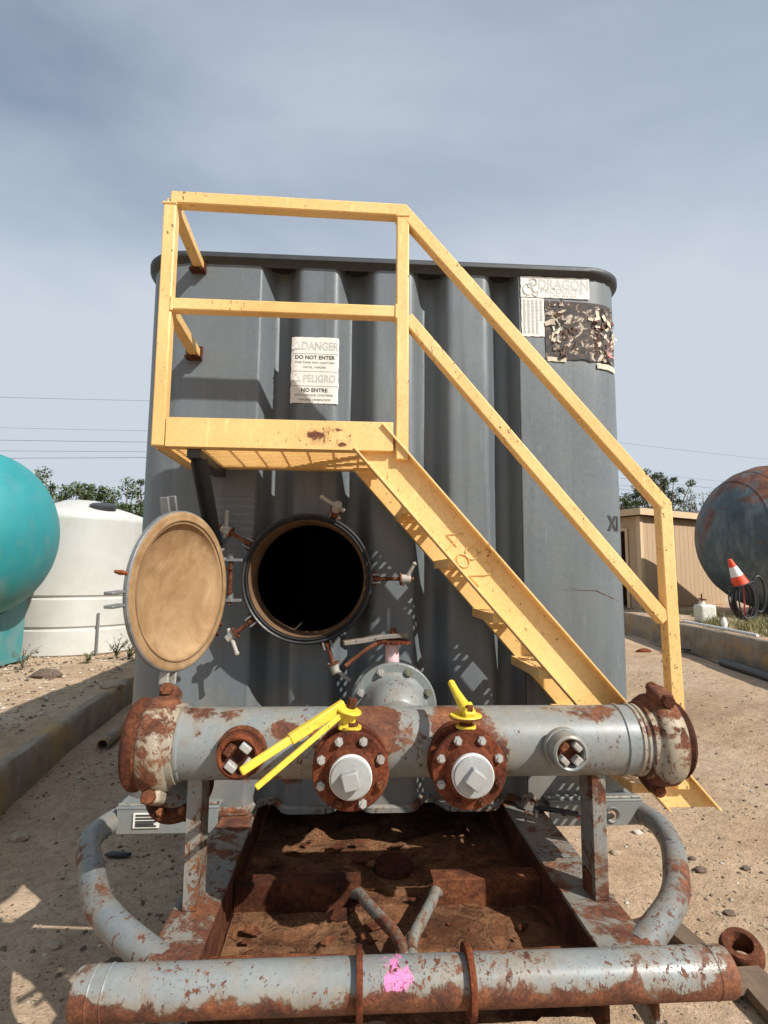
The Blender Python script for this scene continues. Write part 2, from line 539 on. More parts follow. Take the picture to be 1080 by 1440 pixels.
class MB:
    def __init__(s):
        s.v, s.f, s.mi = [], [], []

    def add(s, vs, fs, mi=0):
        o = len(s.v)
        s.v += [Vector(p) for p in vs]
        s.f += [tuple(i + o for i in f) for f in fs]
        s.mi += [mi] * len(fs)
        return s

    def box(s, c, sz, rot=None, mi=0):
        hx, hy, hz = (x / 2 for x in sz)
        pts = [Vector((x, y, z)) for x in (-hx, hx) for y in (-hy, hy) for z in (-hz, hz)]
        if rot is not None:
            pts = [rot @ p for p in pts]
        c = Vector(c)
        return s.add([c + p for p in pts], [(0, 1, 3, 2), (4, 6, 7, 5), (0, 4, 5, 1), (2, 3, 7, 6), (0, 2, 6, 4), (1, 5, 7, 3)], mi)

    def bb(s, x0, x1, y0, y1, z0, z1, mi=0):
        return s.box(((x0 + x1) / 2, (y0 + y1) / 2, (z0 + z1) / 2), (abs(x1 - x0), abs(y1 - y0), abs(z1 - z0)), None, mi)

    def bar(s, p0, p1, wd, ht, hint=(0, 0, 1), mi=0):
        p0, p1 = Vector(p0), Vector(p1)
        d, a, b = frame(p1 - p0, hint)
        rot = Matrix((a, d, b)).transposed()
        return s.box((p0 + p1) / 2, (wd, (p1 - p0).length, ht), rot, mi)

    def tube(s, p0, p1, r, n=16, r2=None, caps=True, mi=0):
        p0, p1 = Vector(p0), Vector(p1)
        r2 = r if r2 is None else r2
        d, a, b = frame(p1 - p0)
        vs = []
        for p, q in ((p0, r), (p1, r2)):
            vs += [p + (a * math.cos(2 * math.pi * i / n) + b * math.sin(2 * math.pi * i / n)) * q for i in range(n)]
        fs = [(i, (i + 1) % n, n + (i + 1) % n, n + i) for i in range(n)]
        if caps:
            fs += [tuple(range(n))[::-1], tuple(range(n, 2 * n))]
        return s.add(vs, fs, mi)

    def sweep(s, pts, r, n=10, mi=0, caps=True):
        pts = [Vector(p) for p in pts]
        rr = r if isinstance(r, (list, tuple)) else [r] * len(pts)
        d, a, b = frame(pts[1] - pts[0])
        vs = []
        for i, p in enumerate(pts):
            t = (pts[min(i + 1, len(pts) - 1)] - pts[max(i - 1, 0)]).normalized()
            a = (a - t * a.dot(t)).normalized()
            b = t.cross(a)
            vs += [p + (a * math.cos(2 * math.pi * k / n) + b * math.sin(2 * math.pi * k / n)) * rr[i] for k in range(n)]
        fs = []
        for i in range(len(pts) - 1):
            for k in range(n):
                fs.append((i * n + k, i * n + (k + 1) % n, (i + 1) * n + (k + 1) % n, (i + 1) * n + k))
        if caps:
            fs += [tuple(range(n))[::-1], tuple(range((len(pts) - 1) * n, len(pts) * n))]
        return s.add(vs, fs, mi)

    def lathe(s, o, ax, prof, n=48, mi=0, hint=(0, 0, 1), close=False, mis=None):
        o = Vector(o)
        d, a, b = frame(ax, hint)
        vs, fs, ms = [], [], []
        for (r, t) in prof:
            vs += [o + d * t + (a * math.cos(2 * math.pi * k / n) + b * math.sin(2 * math.pi * k / n)) * max(r, 1e-5) for k in range(n)]
        m = len(prof)
        for i in range(m if close else m - 1):
            j = (i + 1) % m
            for k in range(n):
                fs.append((i * n + k, i * n + (k + 1) % n, j * n + (k + 1) % n, j * n + k))
                ms.append(mis[i] if mis else mi)
        s.add(vs, fs, 0)
        s.mi[-len(ms):] = ms
        return s

    def hexa(s, o, ax, r, t, mi=0):
        return s.tube(o, Vector(o) + Vector(ax).normalized() * t, r, 6, None, True, mi)


ROOTLOC = {}


def mesh_of(mb, name, mats, ang=38, off=Vector((0, 0, 0))):
    me = bpy.data.meshes.new(name)
    me.from_pydata([tuple(p - off) for p in mb.v], [], mb.f)
    if not isinstance(mats, (list, tuple)):
        mats = [mats]
    for k in mats:
        me.materials.append(M[k])
    me.polygons.foreach_set('material_index', mb.mi)
    bm = bmesh.new()
    bm.from_mesh(me)
    bmesh.ops.remove_doubles(bm, verts=bm.verts, dist=2e-5)
    bmesh.ops.recalc_face_normals(bm, faces=bm.faces)
    bm.to_mesh(me)
    bm.free()
    if ang:
        me.polygons.foreach_set('use_smooth', [True] * len(me.polygons))
        me.set_sharp_from_angle(angle=R(ang))
    me.update()
    return me


def root_of(o):
    while o.parent:
        o = o.parent
    return o


def obj(mb, name, mats, parent=None, ang=38, bevel=0, bseg=2):
    """links mb as ONE mesh object; world coordinates in, local to the root out"""
    off = Vector((0, 0, 0))
    if parent is not None:
        off = root_of(parent).location
    elif mb.v:
        xs = [p.x for p in mb.v]; ys = [p.y for p in mb.v]; zs = [p.z for p in mb.v]
        off = Vector(((min(xs) + max(xs)) / 2, (min(ys) + max(ys)) / 2, min(zs)))
    o = bpy.data.objects.new(name, mesh_of(mb, name, mats, ang, off))
    COL.objects.link(o)
    if parent is not None:
        o.parent = parent
    else:
        o.location = off
    if bevel:
        b = o.modifiers.new('edge', 'BEVEL')
        b.width = bevel
        b.segments = bseg
        b.limit_method = 'ANGLE'
        b.angle_limit = R(40)
    return o


def inst(me, name, parent, loc, rot=None):
    o = bpy.data.objects.new(name, me)
    COL.objects.link(o)
    o.location = Vector(loc) - root_of(parent).location
    if rot is not None:
        o.rotation_euler = rot
    o.parent = parent
    return o


def tag(o, label, cat, group=None):
    o['label'] = label
    o['category'] = cat
    if group:
        o['group'] = group
    return o


def thing(name, loc, label, cat, group=None):
    o = bpy.data.objects.new(name, None)
    o.location = loc
    o.empty_display_size = .1
    COL.objects.link(o)
    return tag(o, label, cat, group)


def struct(o):
    o['kind'] = 'structure'
    return o


def stuff(o, label=None, cat=None):
    o['kind'] = 'stuff'
    if label:
        tag(o, label, cat)
    return o


def text_mb(body, size, place, align='CENTER', squash=1.0, bold=.0):
    """text as flat mesh; place(u, v) -> world point, u right and v up on the sign"""
    cu = bpy.data.curves.new('t', 'FONT')
    cu.body = body
    cu.size = size
    cu.align_x = align
    cu.align_y = 'CENTER'
    cu.offset = bold
    cu.resolution_u = 3
    ob = bpy.data.objects.new('t', cu)
    COL.objects.link(ob)
    dg = bpy.context.evaluated_depsgraph_get()
    me = bpy.data.meshes.new_from_object(ob.evaluated_get(dg))
    mb = MB()
    mb.add([place(v.co.x * squash, v.co.y) for v in me.vertices], [tuple(p.vertices) for p in me.polygons])
    bpy.data.objects.remove(ob)
    bpy.data.curves.remove(cu)
    bpy.data.meshes.remove(me)
    return mb


# ------------------------------------------------------------------ ground
def axis(lo, hi, step, far, grow=1.22):
    pts = []
    x = lo
    while x <= hi:
        pts.append(x)
        x += step
    d, x = step, hi
    while x < far:
        d *= grow
        x += d
        pts.append(x)
    d, x = step, lo
    while x > -far:
        d *= grow
        x -= d
        pts.insert(0, x)
    return pts


def gz(x, y):
    d = max(abs(x), abs(y))
    k = 1 if d < 14 else max(0, 1 - (d - 14) / 10)
    z = .030 * noise.noise((x * .8, y * .8, 1.3)) + .014 * noise.noise((x * 3.1, y * 3.1, 4.7)) + .007 * noise.noise((x * 9, y * 9, 7.7))
    if x < -.3 and y < 6:
        z += .012 * noise.noise((x * 5.5, y * 5.5, 2.2))
    s = min(1, max(0, (x - 1.6) / 3.4))
    return k * z - .48 + .46 * s * s * (3 - 2 * s)


mb = MB()
xs, ys = axis(-2.9, 3.4, .045, 900), axis(1.4, 6.0, .045, 900)
nx = len(xs)
mb.add([(x, y, gz(x, y)) for y in ys for x in xs], [(j * nx + i, j * nx + i + 1, (j + 1) * nx + i + 1, (j + 1) * nx + i) for j in range(len(ys) - 1) for i in range(nx - 1)])
struct(obj(mb, 'ground', 'dirt', None, 180))

# left bank behind its kerb: kerb line from the base points seen in the photograph
KL = [V(-2.2, .3, 0), V(-2.45, 2.6, 0), V(-2.634, 4.349, 0), V(-2.917, 6.432, 0), V(-3.07, 7.977, 0), V(-3.6, 12.5, 0), V(-4.3, 18, 0)]
KR = [V(4.15, 1.0, 0), V(5.116, 6.986, 0), V(6.06, 12.69, 0), V(8.0, 24.5, 0)]


def resample(line, step):
    out = []
    for a, b in zip(line, line[1:]):
        n = max(1, int((b - a).length / step))
        out += [a.lerp(b, i / n) for i in range(n)]
    return out + [line[-1]]


def bank(name, line, side, hgt, matk, far, slope):
    pts = resample(line, .12)
    offs = [.09, .16, .25, .36, .5, .66, .84, 1.05, 1.3, 1.6, 1.95, 2.35, 2.8, 3.3, 3.9, 4.6, 5.5, 7, 10, 16, 28, far]
    rows = []
    for i, p in enumerate(pts):
        row = []
        for t in offs:
            x, y = p.x + side * t, p.y
            z = hgt + slope * min(t, 6) + .05 * noise.noise((x * .7, y * .7, 9)) * min(1, t * 2) + .025 * noise.noise((x * 2.6, y * 2.6, 3)) + .012 * noise.noise((x * 7, y * 7, 5))
            row.append((x, y, z))
        rows.append(row)
    m = MB()
    n = len(offs)
    m.add([q for r in rows for q in r], [(j * n + i, j * n + i + 1, (j + 1) * n + i + 1, (j + 1) * n + i) for j in range(len(rows) - 1) for i in range(n - 1)])
    return struct(obj(m, name, matk, None, 180))


bank('terrace', KL, -1, -.20, 'dirt_terrace', 60, -.004)
bank('terrace_right', KR, 1, .395, 'dirt_terrace', 60, .0)


def kerb(name, line, side, hgt, wd, label):
    pts = resample(line, .1)
    m = MB()
    prof = [(0, -.75), (.0, hgt - .13), (.012, hgt - .03), (.035, hgt), (wd * .5, hgt + .004), (wd, hgt - .004), (wd + .01, -.75)]
    vs = []
    for i, p in enumerate(pts):
        for k, (t, z) in enumerate(prof):
            j = .016 * noise.noise((p.x * 3, p.y * 3, k * .7)) + .010 * noise.noise((p.x * 11, p.y * 11, k * 2.1))
            jz = .016 * noise.noise((p.x * 1.7, p.y * 1.7, 8.0)) + .008 * noise.noise((p.x * 9, p.y * 9, k))
            vs.append((p.x + side * (t + j), p.y, z + (jz if z > -.7 else 0)))
    n = len(prof)
    m.add(vs, [(j * n + i, j * n + i + 1, (j + 1) * n + i + 1, (j + 1) * n + i) for j in range(len(pts) - 1) for i in range(n - 1)])
    return tag(obj(m, name, 'concrete', None, 50), label, 'kerb')


kerb('concrete_kerb', KL, -1, -.18, .13, 'low stained concrete kerb holding the dirt bank below the white poly tank')
kerb('concrete_kerb', KR, 1, .42, .16, 'low concrete kerb with ochre stains in front of the tan shed and blue tank')

# ------------------------------------------------------------------ the frac tank
YT = 2.57
tank = thing('frac_tank', (0, YT, 0), 'tall dark grey corrugated steel tank with yellow stairs, open manhole and pipe manifold', 'tank')


def fillet(poly, r, n=5):
    out = [poly[0]]
    for i in range(1, len(poly) - 1):
        p, a, b = Vector(poly[i]), Vector(poly[i - 1]), Vector(poly[i + 1])
        da, db = (a - p), (b - p)
        rr = r[i] if isinstance(r, dict) and i in r else (r if not isinstance(r, dict) else r['d'])
        t = min(rr, da.length * .48, db.length * .48)
        p0, p1 = p + da.normalized() * t, p + db.normalized() * t
        for k in range(n + 1):
            s = k / n
            out.append(((1 - s) ** 2) * p0 + 2 * s * (1 - s) * p + s * s * p1)
    out.append(poly[-1])
    return [Vector(q) for q in out]


BACK = 12.2
dep = .108
prof = [(-1.174, BACK), (-1.174, YT), (-.625, YT)]
for c in (-.53, -.175, .185, .55):
    hw_l, hw_f = .085, .030
    prof += [(c - hw_l, YT), (c - hw_f, YT + dep), (c + hw_f, YT + dep), (c + hw_l, YT)] if c != -.53 else [(c - hw_f, YT + dep), (c + hw_f, YT + dep), (c + hw_l, YT)]
prof[-1] = (.612, YT)
prof += [(1.155, YT), (1.155, BACK)]
prof = [Vector((x, y)) for x, y in prof]
rad = {'d': .028, 1: .21, len(prof) - 2: .21, 2: .012, len(prof) - 3: .008}
outline = fillet(prof, rad, 6)
# split long straight runs so that the manhole can be cut
fine = []
for a, b in zip(outline, outline[1:]):
    n = 1
    if a.y < YT + .3 and b.y < YT + .3:
        n = max(1, int((b - a).length / .022))
    fine += [a.lerp(b, i / n) for i in range(n)]
fine.append(outline[-1])
HC = V(-.365, 0, 1.212)
zs = [.2 + i * (2.712 - .2) / 114 for i in range(115)]
mb = MB()
n = len(fine)
vs = [(p.x, p.y + .0055 * noise.noise((p.x * 2.2, z * 1.7, 3.0)) + .002 * noise.noise((p.x * 6, z * 5, 8.0)), z) for z in zs for p in fine]
fs = []
for j in range(len(zs) - 1):
    for i in range(n - 1):
        cx, cy = (fine[i].x + fine[i + 1].x) / 2, (fine[i].y + fine[i + 1].y) / 2
        cz = (zs[j] + zs[j + 1]) / 2
        if cy < YT + .2 and (cx - HC.x) ** 2 + (cz - HC.z) ** 2 < .262 ** 2:
            continue
        fs.append((j * n + i, j * n + i + 1, (j + 1) * n + i + 1, (j + 1) * n + i))
mb.add(vs, fs)
shell = obj(mb, 'shell', 'tank', tank, 60)
mb = MB()
mb.bb(-1.185, 1.165, BACK - .004, BACK + .006, .19, 2.71)
obj(mb, 'end_wall', 'tank', tank)
mb = MB()
mb.bb(-1.15, 1.13, YT + .14, BACK - .01, .205, .225)
obj(mb, 'floor_plate', 'rust_dark', tank)
# rim flare
orr = fillet([Vector((-1.174, BACK)), Vector((-1.174, YT)), Vector((1.155, YT)), Vector((1.155, BACK))], .22, 10)
fp = [(-.003, 2.690), (.005, 2.700), (.018, 2.708), (.030, 2.716), (.031, 2.734), (.024, 2.740), (-.06, 2.742), (-.06, 2.70)]
mb = MB()
vs = []
for i, p in enumerate(orr):
    t = (orr[min(i + 1, len(orr) - 1)] - orr[max(i - 1, 0)]).normalized()
    nn = Vector((t.y, -t.x))
    if nn.dot(p - Vector((0, 6))) < 0:
        nn = -nn
    k_ = 1 + .45 * min(1, max(0, (abs(p.x) - .9) / .25))
    vs += [(p.x + nn.x * q, p.y + nn.y * q, 2.742 - (2.742 - z) * k_ + .004 * noise.noise((p.x * 2, p.y * 2, 0))) for q, z in fp]
k = len(fp)
mb.add(vs, [(i * k + j, i * k + j + 1, (i + 1) * k + j + 1, (i + 1) * k + j) for i in range(len(orr) - 1) for j in range(k - 1)])
obj(mb, 'rim', 'tank_dark', tank, 50)
mb = MB()
mb.add([(p.x * .97, p.y + .03, 2.712) for p in orr], [tuple(range(len(orr)))])
obj(mb, 'roof_plate', 'tank_dark', tank)
# weld seam on the right panel and bottom lip
mb = MB()
mb.sweep([(.617, YT - .001, z) for z in (.25, 1.0, 1.9, 2.68)], .0035, 6)
obj(mb, 'weld_seam', 'tank_dark', tank)
mb = MB()
lp = [p for p in fine if p.y < YT + .4]
vs = []
for i, p in enumerate(lp):
    t = (lp[min(i + 1, len(lp) - 1)] - lp[max(i - 1, 0)]).normalized()
    nn = Vector((t.y, -t.x))
    if nn.y > 0 and abs(p.x) < 1.1:
        nn = -nn
    for q, z in ((.004, .235), (.016, .225), (.016, .205), (-.02, .196)):
        vs.append((p.x + nn.x * q, p.y + nn.y * q, z))
mb.add(vs, [(i * 4 + j, i * 4 + j + 1, (i + 1) * 4 + j + 1, (i + 1) * 4 + j) for i in range(len(lp) - 1) for j in range(3)])
obj(mb, 'bottom_lip', 'skid', tank)

# ---- manhole
ax = V(0, 1, 0)
hc = V(HC.x, 0, HC.z)
neck = MB().lathe(V(HC.x, 0, HC.z), ax, [(.252, 2.415), (.270, 2.400), (.277, 2.408), (.277, 2.445), (.268, 2.452), (.268, 2.63), (.243, 2.63), (.243, 2.42), (.246, 2.405), (.252, 2.415)],
                  72, mis=[0, 0, 0, 0, 0, 0, 1, 1, 1])
ring = obj(neck, 'manhole_ring', ['ring', 'tan_dark'], tank, 40)
obj(MB().lathe(hc, ax, [(.250, 2.408), (.256, 2.399), (.262, 2.406)], 64), 'gasket', 'rubber', ring)


def swing_bolt(ang, ln, hang, pull=.0):
    """eye bolt swung outward from the ring; ang in the wall plane, hang = direction of the nut's wings"""
    u = V(math.cos(ang), 0, math.sin(ang))
    t = V(-math.sin(ang), 0, math.cos(ang))
    y = 2.425
    base = hc + u * .285 + V(0, y, 0)
    b = MB()
    for s in (-1, 1):
        obj(MB().box(base + t * .017 * s, (.05, .035, .008), Matrix((u, V(0, 1, 0), t)).transposed()), 'bolt_lug', 'lug', ring, bevel=.0015)
    b = MB()
    b.tube(base - t * .03, base + t * .03, .008, 10)
    b.tube(base, base + u * .018, .013, 10)
    tip = base + u * ln + V(0, -pull, 0)
    b.tube(base + u * .01, tip, .0085, 10)
    obj(b, 'swing_bolt', 'rust', ring)
    d = (tip - base).normalized()
    np_ = base + (tip - base) * .8
    b = MB()
    b.tube(np_ - d * .02, np_ + d * .02, .021, 10, .017)
    h = V(math.cos(hang), -.25, math.sin(hang)).normalized()
    b.tube(np_, np_ + h * .075, .009, 8, .0075)
    b.tube(np_, np_ - h * .035, .009, 8, .008)
    b.lathe(np_ + h * .075, h, [(.0, -.009), (.009, -.004), (.0105, .002), (.006, .009), (0, .011)], 8)
    obj(b, 'wing_nut', 'nut', ring)
    b = MB().lathe(np_ - d * .027, d, [(.011, 0), (.027, 0), (.027, .006), (.011, .006)], 14)
    obj(b, 'washer', 'rust', ring)


swing_bolt(R(150), .15, R(85))
swing_bolt(R(68), .05, R(150), .08)
swing_bolt(R(0), .17, R(62))
swing_bolt(R(-72), .14, R(-35))
swing_bolt(R(-142), .14, R(-65))
# hinge
b = MB()
b.tube((-.685, 2.40, 1.10), (-.685, 2.40, 1.315), .009, 10)
obj(b, 'hinge_pin', 'rust', ring)
for z in (1.118, 1.285):
    b = MB().bb(-.72, -.635, 2.385, 2.415, z - .006, z + .006)
    b.tube((-.685, 2.40, z + .006), (-.685, 2.40, z + .028), .016, 10)
    obj(b, 'hinge_lug', 'lug', ring, bevel=.0015)

# ---- open round door, standing away from the wall on its hinge
ph = R(70.5)
du = V(math.cos(ph), math.sin(ph), 0)              # towards the hinge
dn = V(math.sin(ph), -math.cos(ph), 0)             # inside face looks this way
dc = V(-.69, 2.39, 1.168) - du * .305
prof_d = [(r * .95, t) for r, t in [(0, -.036), (.10, -.035), (.18, -.030), (.232, -.020), (.248, -.008), (.254, .003), (.268, .007), (.276, .004), (.284, .006), (.298, .005), (.303, .001), (.304, -.012), (.298, -.017), (.262, -.022),
          (.240, -.048), (.18, -.064), (.1, -.074), (0, -.077)]]
mis = [0] * 9 + [1] * 8
door = obj(MB().lathe(dc, dn, prof_d, 80, mis=mis), 'manhole_door', ['tan', 'lug'], tank, 45)
obj(MB().lathe(dc, dn, [(.249, .0075), (.252, .0095), (.255, .0075)], 72), 'gasket', 'tan_dark', door)
for angd, mt, ol in ((104, 'lug', .312), (164, 'rust_orange', .296), (184, 'lug', .310), (264, 'nut', .300), (-32, 'rust', .290), (27, 'lug', .285)):
    a_ = R(angd)
    u2 = du * math.cos(a_) + V(0, 0, 1) * math.sin(a_)
    t2 = -du * math.sin(a_) + V(0, 0, 1) * math.cos(a_)
    for s in (-1, 1) if ol != .296 else (1,):
        b = MB().box(dc + u2 * ol + t2 * .021 * s - dn * .020, (.062 if ol != .296 else .03, .036, .010), Matrix((u2, dn, t2)).transposed())
        obj(b, 'door_lug', mt, door, bevel=.003)
for z in (1.15, 1.25):
    b = MB().bar(dc + du * .29 + V(0, 0, z - 1.168), (-.685, 2.40, z), .03, .012)
    obj(b, 'hinge_arm', 'rust', door, bevel=.0015)

# ---- platform
YF = 2.07
b = MB()
b.bb(-.872, -.03, YF, YF + .007, 1.692, 1.803)
b.bb(-.872, -.03, YF + .007, YF + .05, 1.692, 1.699)
b.bb(-.921, -.914, YF + .055, YF + .47, 1.692, 1.765)
b.bb(-.914, -.875, YF + .055, YF + .47, 1.692, 1.699)
b.bb(-.91, -.02, YF + .463, YF + .47, 1.700, 1.765)
b.bb(-.91, -.02, YF + .42, YF + .463, 1.694, 1.700)
plat = obj(b, 'platform', 'yellow', tank, bevel=.0015)
for i in range(14):
    y = YF + .062 + i * .0275
    b = MB().bb(-.908, -.03, y, y + .005, 1.7005, 1.728)
    obj(b, 'grating_bar', 'yellow', plat, 0)
for i in range(9):
    x = -.84 + i * .1
    b = MB().tube((x, YF + .055, 1.724), (x, YF + .45, 1.724), .004, 6)
    obj(b, 'grating_rod', 'yellow', plat)
b = MB()
b.bar((-.775, YF + .03, 1.675), (-.775, YF + .46, 1.675), .05, .034)
b.bar((-.785, YF + .06, 1.66), (-.81, YT - .01, 1.33), .052, .008, (1, 0, 0))
b.bar((-.758, YF + .075, 1.66), (-.783, YT - .01, 1.35), .008, .05, (1, 0, 0))
obj(b, 'platform_strut', 'tank_dark', tank, bevel=.002)

# ---- guard rail
T = .05


def tubebar(p0, p1, name, parent, hint=(0, 1, 0), w_=T, h_=T, mk='yellow'):
    return obj(MB().bar(p0, p1, w_, h_, hint), name, mk, parent, bevel=.005)


def polybar(pts, name, parent):
    """square tube bent in the XZ plane with mitred joints"""
    pts = [Vector(p) for p in pts]
    b = MB()
    rows = []
    for i, p in enumerate(pts):
        d0 = (p - pts[i - 1]).normalized() if i else None
        d1 = (pts[i + 1] - p).normalized() if i < len(pts) - 1 else None
        t = ((d0 or d1) + (d1 or d0)).normalized()
        nrm = V(-t.z, 0, t.x)
        k = 1.0
        if d0 and d1:
            k = 1 / max(.3, nrm.dot(V(-d0.z, 0, d0.x)))
        rows.append([p + nrm * (T / 2 * k) + V(0, -T / 2, 0), p + nrm * (T / 2 * k) + V(0, T / 2, 0), p - nrm * (T / 2 * k) + V(0, T / 2, 0), p - nrm * (T / 2 * k) + V(0, -T / 2, 0)])
    fs = []
    for i in range(len(pts) - 1):
        for k in range(4):
            fs.append((i * 4 + k, i * 4 + (k + 1) % 4, (i + 1) * 4 + (k + 1) % 4, (i + 1) * 4 + k))
    fs += [(0, 1, 2, 3), (len(pts) * 4 - 4, len(pts) * 4 - 1, len(pts) * 4 - 2, len(pts) * 4 - 3)]
    b.add([q for r in rows for q in r], fs)
    return obj(b, name, 'yellow', parent, bevel=.005)


YC = YF + .025
rail = polybar([(-.9, YC, 2.677), (.005, YC, 2.667), (1.022, YC, 1.505), (1.036, YC, .46)], 'top_rail', tank)
rail['label'] = 'yellow square-tube handrail running flat, then down the stairs to its end post'
tubebar((-.9, YC, 1.694), (-.9, YC, 2.6515), 'post', rail, (0, 1, 0), .0485, .0485)
tubebar((.004, YC, 1.66), (.004, YC, 2.6425), 'post', rail, (0, 1, 0), .0485, .0485)
tubebar((-.8745, YC, 2.245), (-.0215, YC, 2.245), 'mid_rail', rail, (0, 1, 0), .047, .047)
obj(MB().bar((.022, YC, 2.225), (1.006, YC, 1.067), .0485, .0465, (0, 1, 0)), 'mid_rail', 'yellow', rail, bevel=.005)
for z in (2.672, 2.245):
    tubebar((-.9, YC + .0255, z), (-.917, YT - .012, z), 'return_bar', rail, (0, 0, 1), .044, .044)
    b = MB().bb(-.955, -.885, YT - .05, YT - .002, z - .034, z - .026)
    b.bb(-.955, -.885, YT - .010, YT - .002, z - .026, z + .034)
    br = obj(b, 'rail_bracket', 'rust_dark', rail, bevel=.001)

def weld_ring(c, ax_, half, nm='weld_bead'):
    d, a, b2 = frame(ax_)
    pts = []
    for (i, j) in ((-1, -1), (0, -1), (1, -1), (1, 0), (1, 1), (0, 1), (-1, 1), (-1, 0), (-1, -1)):
        pts.append(V(c) + a * i * half + b2 * j * half)
    obj(MB().sweep(pts, [.0042 + .002 * random.random() for _ in pts], 6), nm, 'yellow', rail)


for c_, ax_ in (((-.9, YC, 2.650), (0, 0, 1)), ((.004, YC, 2.641), (0, 0, 1)), ((-.875, YC, 2.245), (1, 0, 0)), ((-.021, YC, 2.245), (1, 0, 0)), ((-.9, YC + .026, 2.672), (0, 1, 0)), ((-.9, YC + .026, 2.245), (0, 1, 0))):
    weld_ring(c_, ax_, .0245)

# ---- stairs
A0, B0 = V(-.18, 0, 1.70), V(.976, 0, .39)
sdv = (B0 - A0).normalized()
spv = V(-sdv.z, 0, sdv.x)
WEB = .148


def stringer(y_web, y_lip, name):
    th = .007
    s = 1 if y_lip < y_web else -1
    pr = [(0, y_lip), (WEB, y_lip), (WEB, y_web), (0, y_web)]          # outer box; inner offset makes the channel
    ring_ = [(0, y_web), (0, y_lip), (th, y_lip), (th, y_web - s * th), (WEB - th, y_web - s * th), (WEB - th, y_lip), (WEB, y_lip), (WEB, y_web)]
    vs = []
    for end in (0, 1):
        for (p, y) in ring_:
            q = A0 + spv * p
            if end:
                q = q + sdv * ((.39 - q.z) / sdv.z)
            vs.append((q.x, y, q.z))
    n = len(ring_)
    fs = [(i, (i + 1) % n, n + (i + 1) % n, n + i) for i in range(n)]
    for o in (0, n):
        fs += [(o, o + 1, o + 2, o + 3), (o, o + 3, o + 4, o + 7), (o + 4, o + 5, o + 6, o + 7)]
    return obj(MB().add(vs, fs), name, 'yellow', tank, 0, bevel=.0012)


st = stringer(YF + .035, YF - .012, 'stringer')
stringer(2.475, 2.52, 'stringer')
# welded number on the near stringer
def on_web(u, v):
    q = V(.199, 0, 1.268) + sdv * (u) + spv * (v)
    return (q.x, YF + .0245, q.z)


num = MB()
strokes = {'4': [[(.3, .5), (.0, .0), (.45, .0)], [(.32, .22), (.32, -.35)]], '8': [[(.22 + .2 * math.cos(a), .25 + .22 * math.sin(a)) for a in [i * math.pi / 5 for i in range(11)]], [(.22 + .22 * math.cos(a), -.17 + .2 * math.sin(a)) for a in [i * math.pi / 5 for i in range(11)]]],
           '2': [[(.0, .3), (.1, .46), (.28, .46), (.38, .3), (.3, .08), (.0, -.35), (.42, -.33)]]}
for i, ch in enumerate('482'):
    for s in strokes[ch]:
        num.sweep([on_web(-.10 + i * .085 + p[0] * .13, (p[1] + .35) * .105 + .022) for p in s], .0021, 6)
obj(num, 'welded_number', 'yellow', st)
for k in range(6):
    z = 1.497 - .205 * k
    x0 = .014 + .1695 * k
    b = MB()
    y0, y1 = YF + .036, 2.474
    b.bb(x0, x0 + .006, y0, y1, z - .035, z)
    b.bb(x0 + .194, x0 + .2, y0, y1, z - .035, z)
    for j in range(1, 5):
        b.bb(x0 + .040 * j - .012, x0 + .040 * j + .012, y0 + .001, y1 - .001, z - .005, z - .001)
    for j in range(9):
        yy = y0 + .012 + j * (y1 - y0 - .03) / 8
        b.bb(x0 + .006, x0 + .194, yy - .008, yy + .008, z - .007, z - .002)
    b.bb(x0 + .006, x0 + .194, y0, y0 + .006, z - .033, z - .0005)
    b.bb(x0 + .006, x0 + .194, y1 - .006, y1, z - .033, z - .0005)
    obj(b, 'stair_tread', 'yellow', tank, 0, bevel=.0012)

# ---- decals on the front wall
def sign(name, x0, x1, z0, z1, y, mk, parent=tank, wob=.0):
    b = MB()
    n = 14
    vs, fs = [], []
    for j in range(n + 1):
        for i in range(n + 1):
            x, z = x0 + (x1 - x0) * i / n, z0 + (z1 - z0) * j / n
            e = .004 * noise.noise((x * 40, z * 40, 2)) if (i in (0, n) or j in (0, n)) else 0
            vs.append((x + (e if i in (0, n) else 0), y(x) + wob * noise.noise((x * 14, z * 14, 1)), z + (e if j in (0, n) else 0)))
    for j in range(n):
        for i in range(n):
            a = j * (n + 1) + i
            fs.append((a, a + 1, a + n + 2, a + n + 1))
    b.add(vs, fs)
    o = obj(b, name, mk, parent, 60)
    return o


def wall_y(x):
    best = min((p for p in fine if p.y < YT + .3), key=lambda p: abs(p.x - x))
    return best.y


def peak_y(x):
    e = max(0, abs(x + .3625) - .093)
    return YT - .004 + e * e * 22


def ink(parent, body, size, x, z, y, mk='ink', sq=1.0, align='CENTER', bold=0.0):
    return obj(text_mb(body, size, lambda u, v: (x + u, y(x + u) - .0007, z + v), align, sq, bold), 'lettering', mk, parent, 0)


ds = sign('danger_sign', -.476, -.253, 2.022, 2.343, peak_y, 'sign_white')
ds['label'] = 'faded white warning sign in two languages stuck on the corrugated wall'
for z in (2.262, 2.176, 2.105):
    obj(MB().bb(-.475, -.254, YT - .0050, YT - .0042, z - .0012, z + .0012), 'rule_line', 'ink_grey', ds, 0)
ink(ds, 'DANGER', .054, -.342, 2.298, peak_y, 'ink_faded', .80, bold=.0012)
ink(ds, 'PELIGRO', .050, -.342, 2.140, peak_y, 'ink_faded', .78, bold=.001)
for z in (2.300, 2.142):
    tri = MB()
    for s, y_ in ((.024, .0007), (.015, .0012)):
        tri.add([(-.452 + s, peak_y(-.45) - y_, z - s * .8), (-.452, peak_y(-.45) - y_, z + s * .9), (-.452 - s, peak_y(-.45) - y_, z - s * .8)], [(0, 1, 2)], 0 if y_ < .001 else 1)
    obj(tri, 'warning_triangle', ['ink_faded', 'sign_white'], ds, 0)
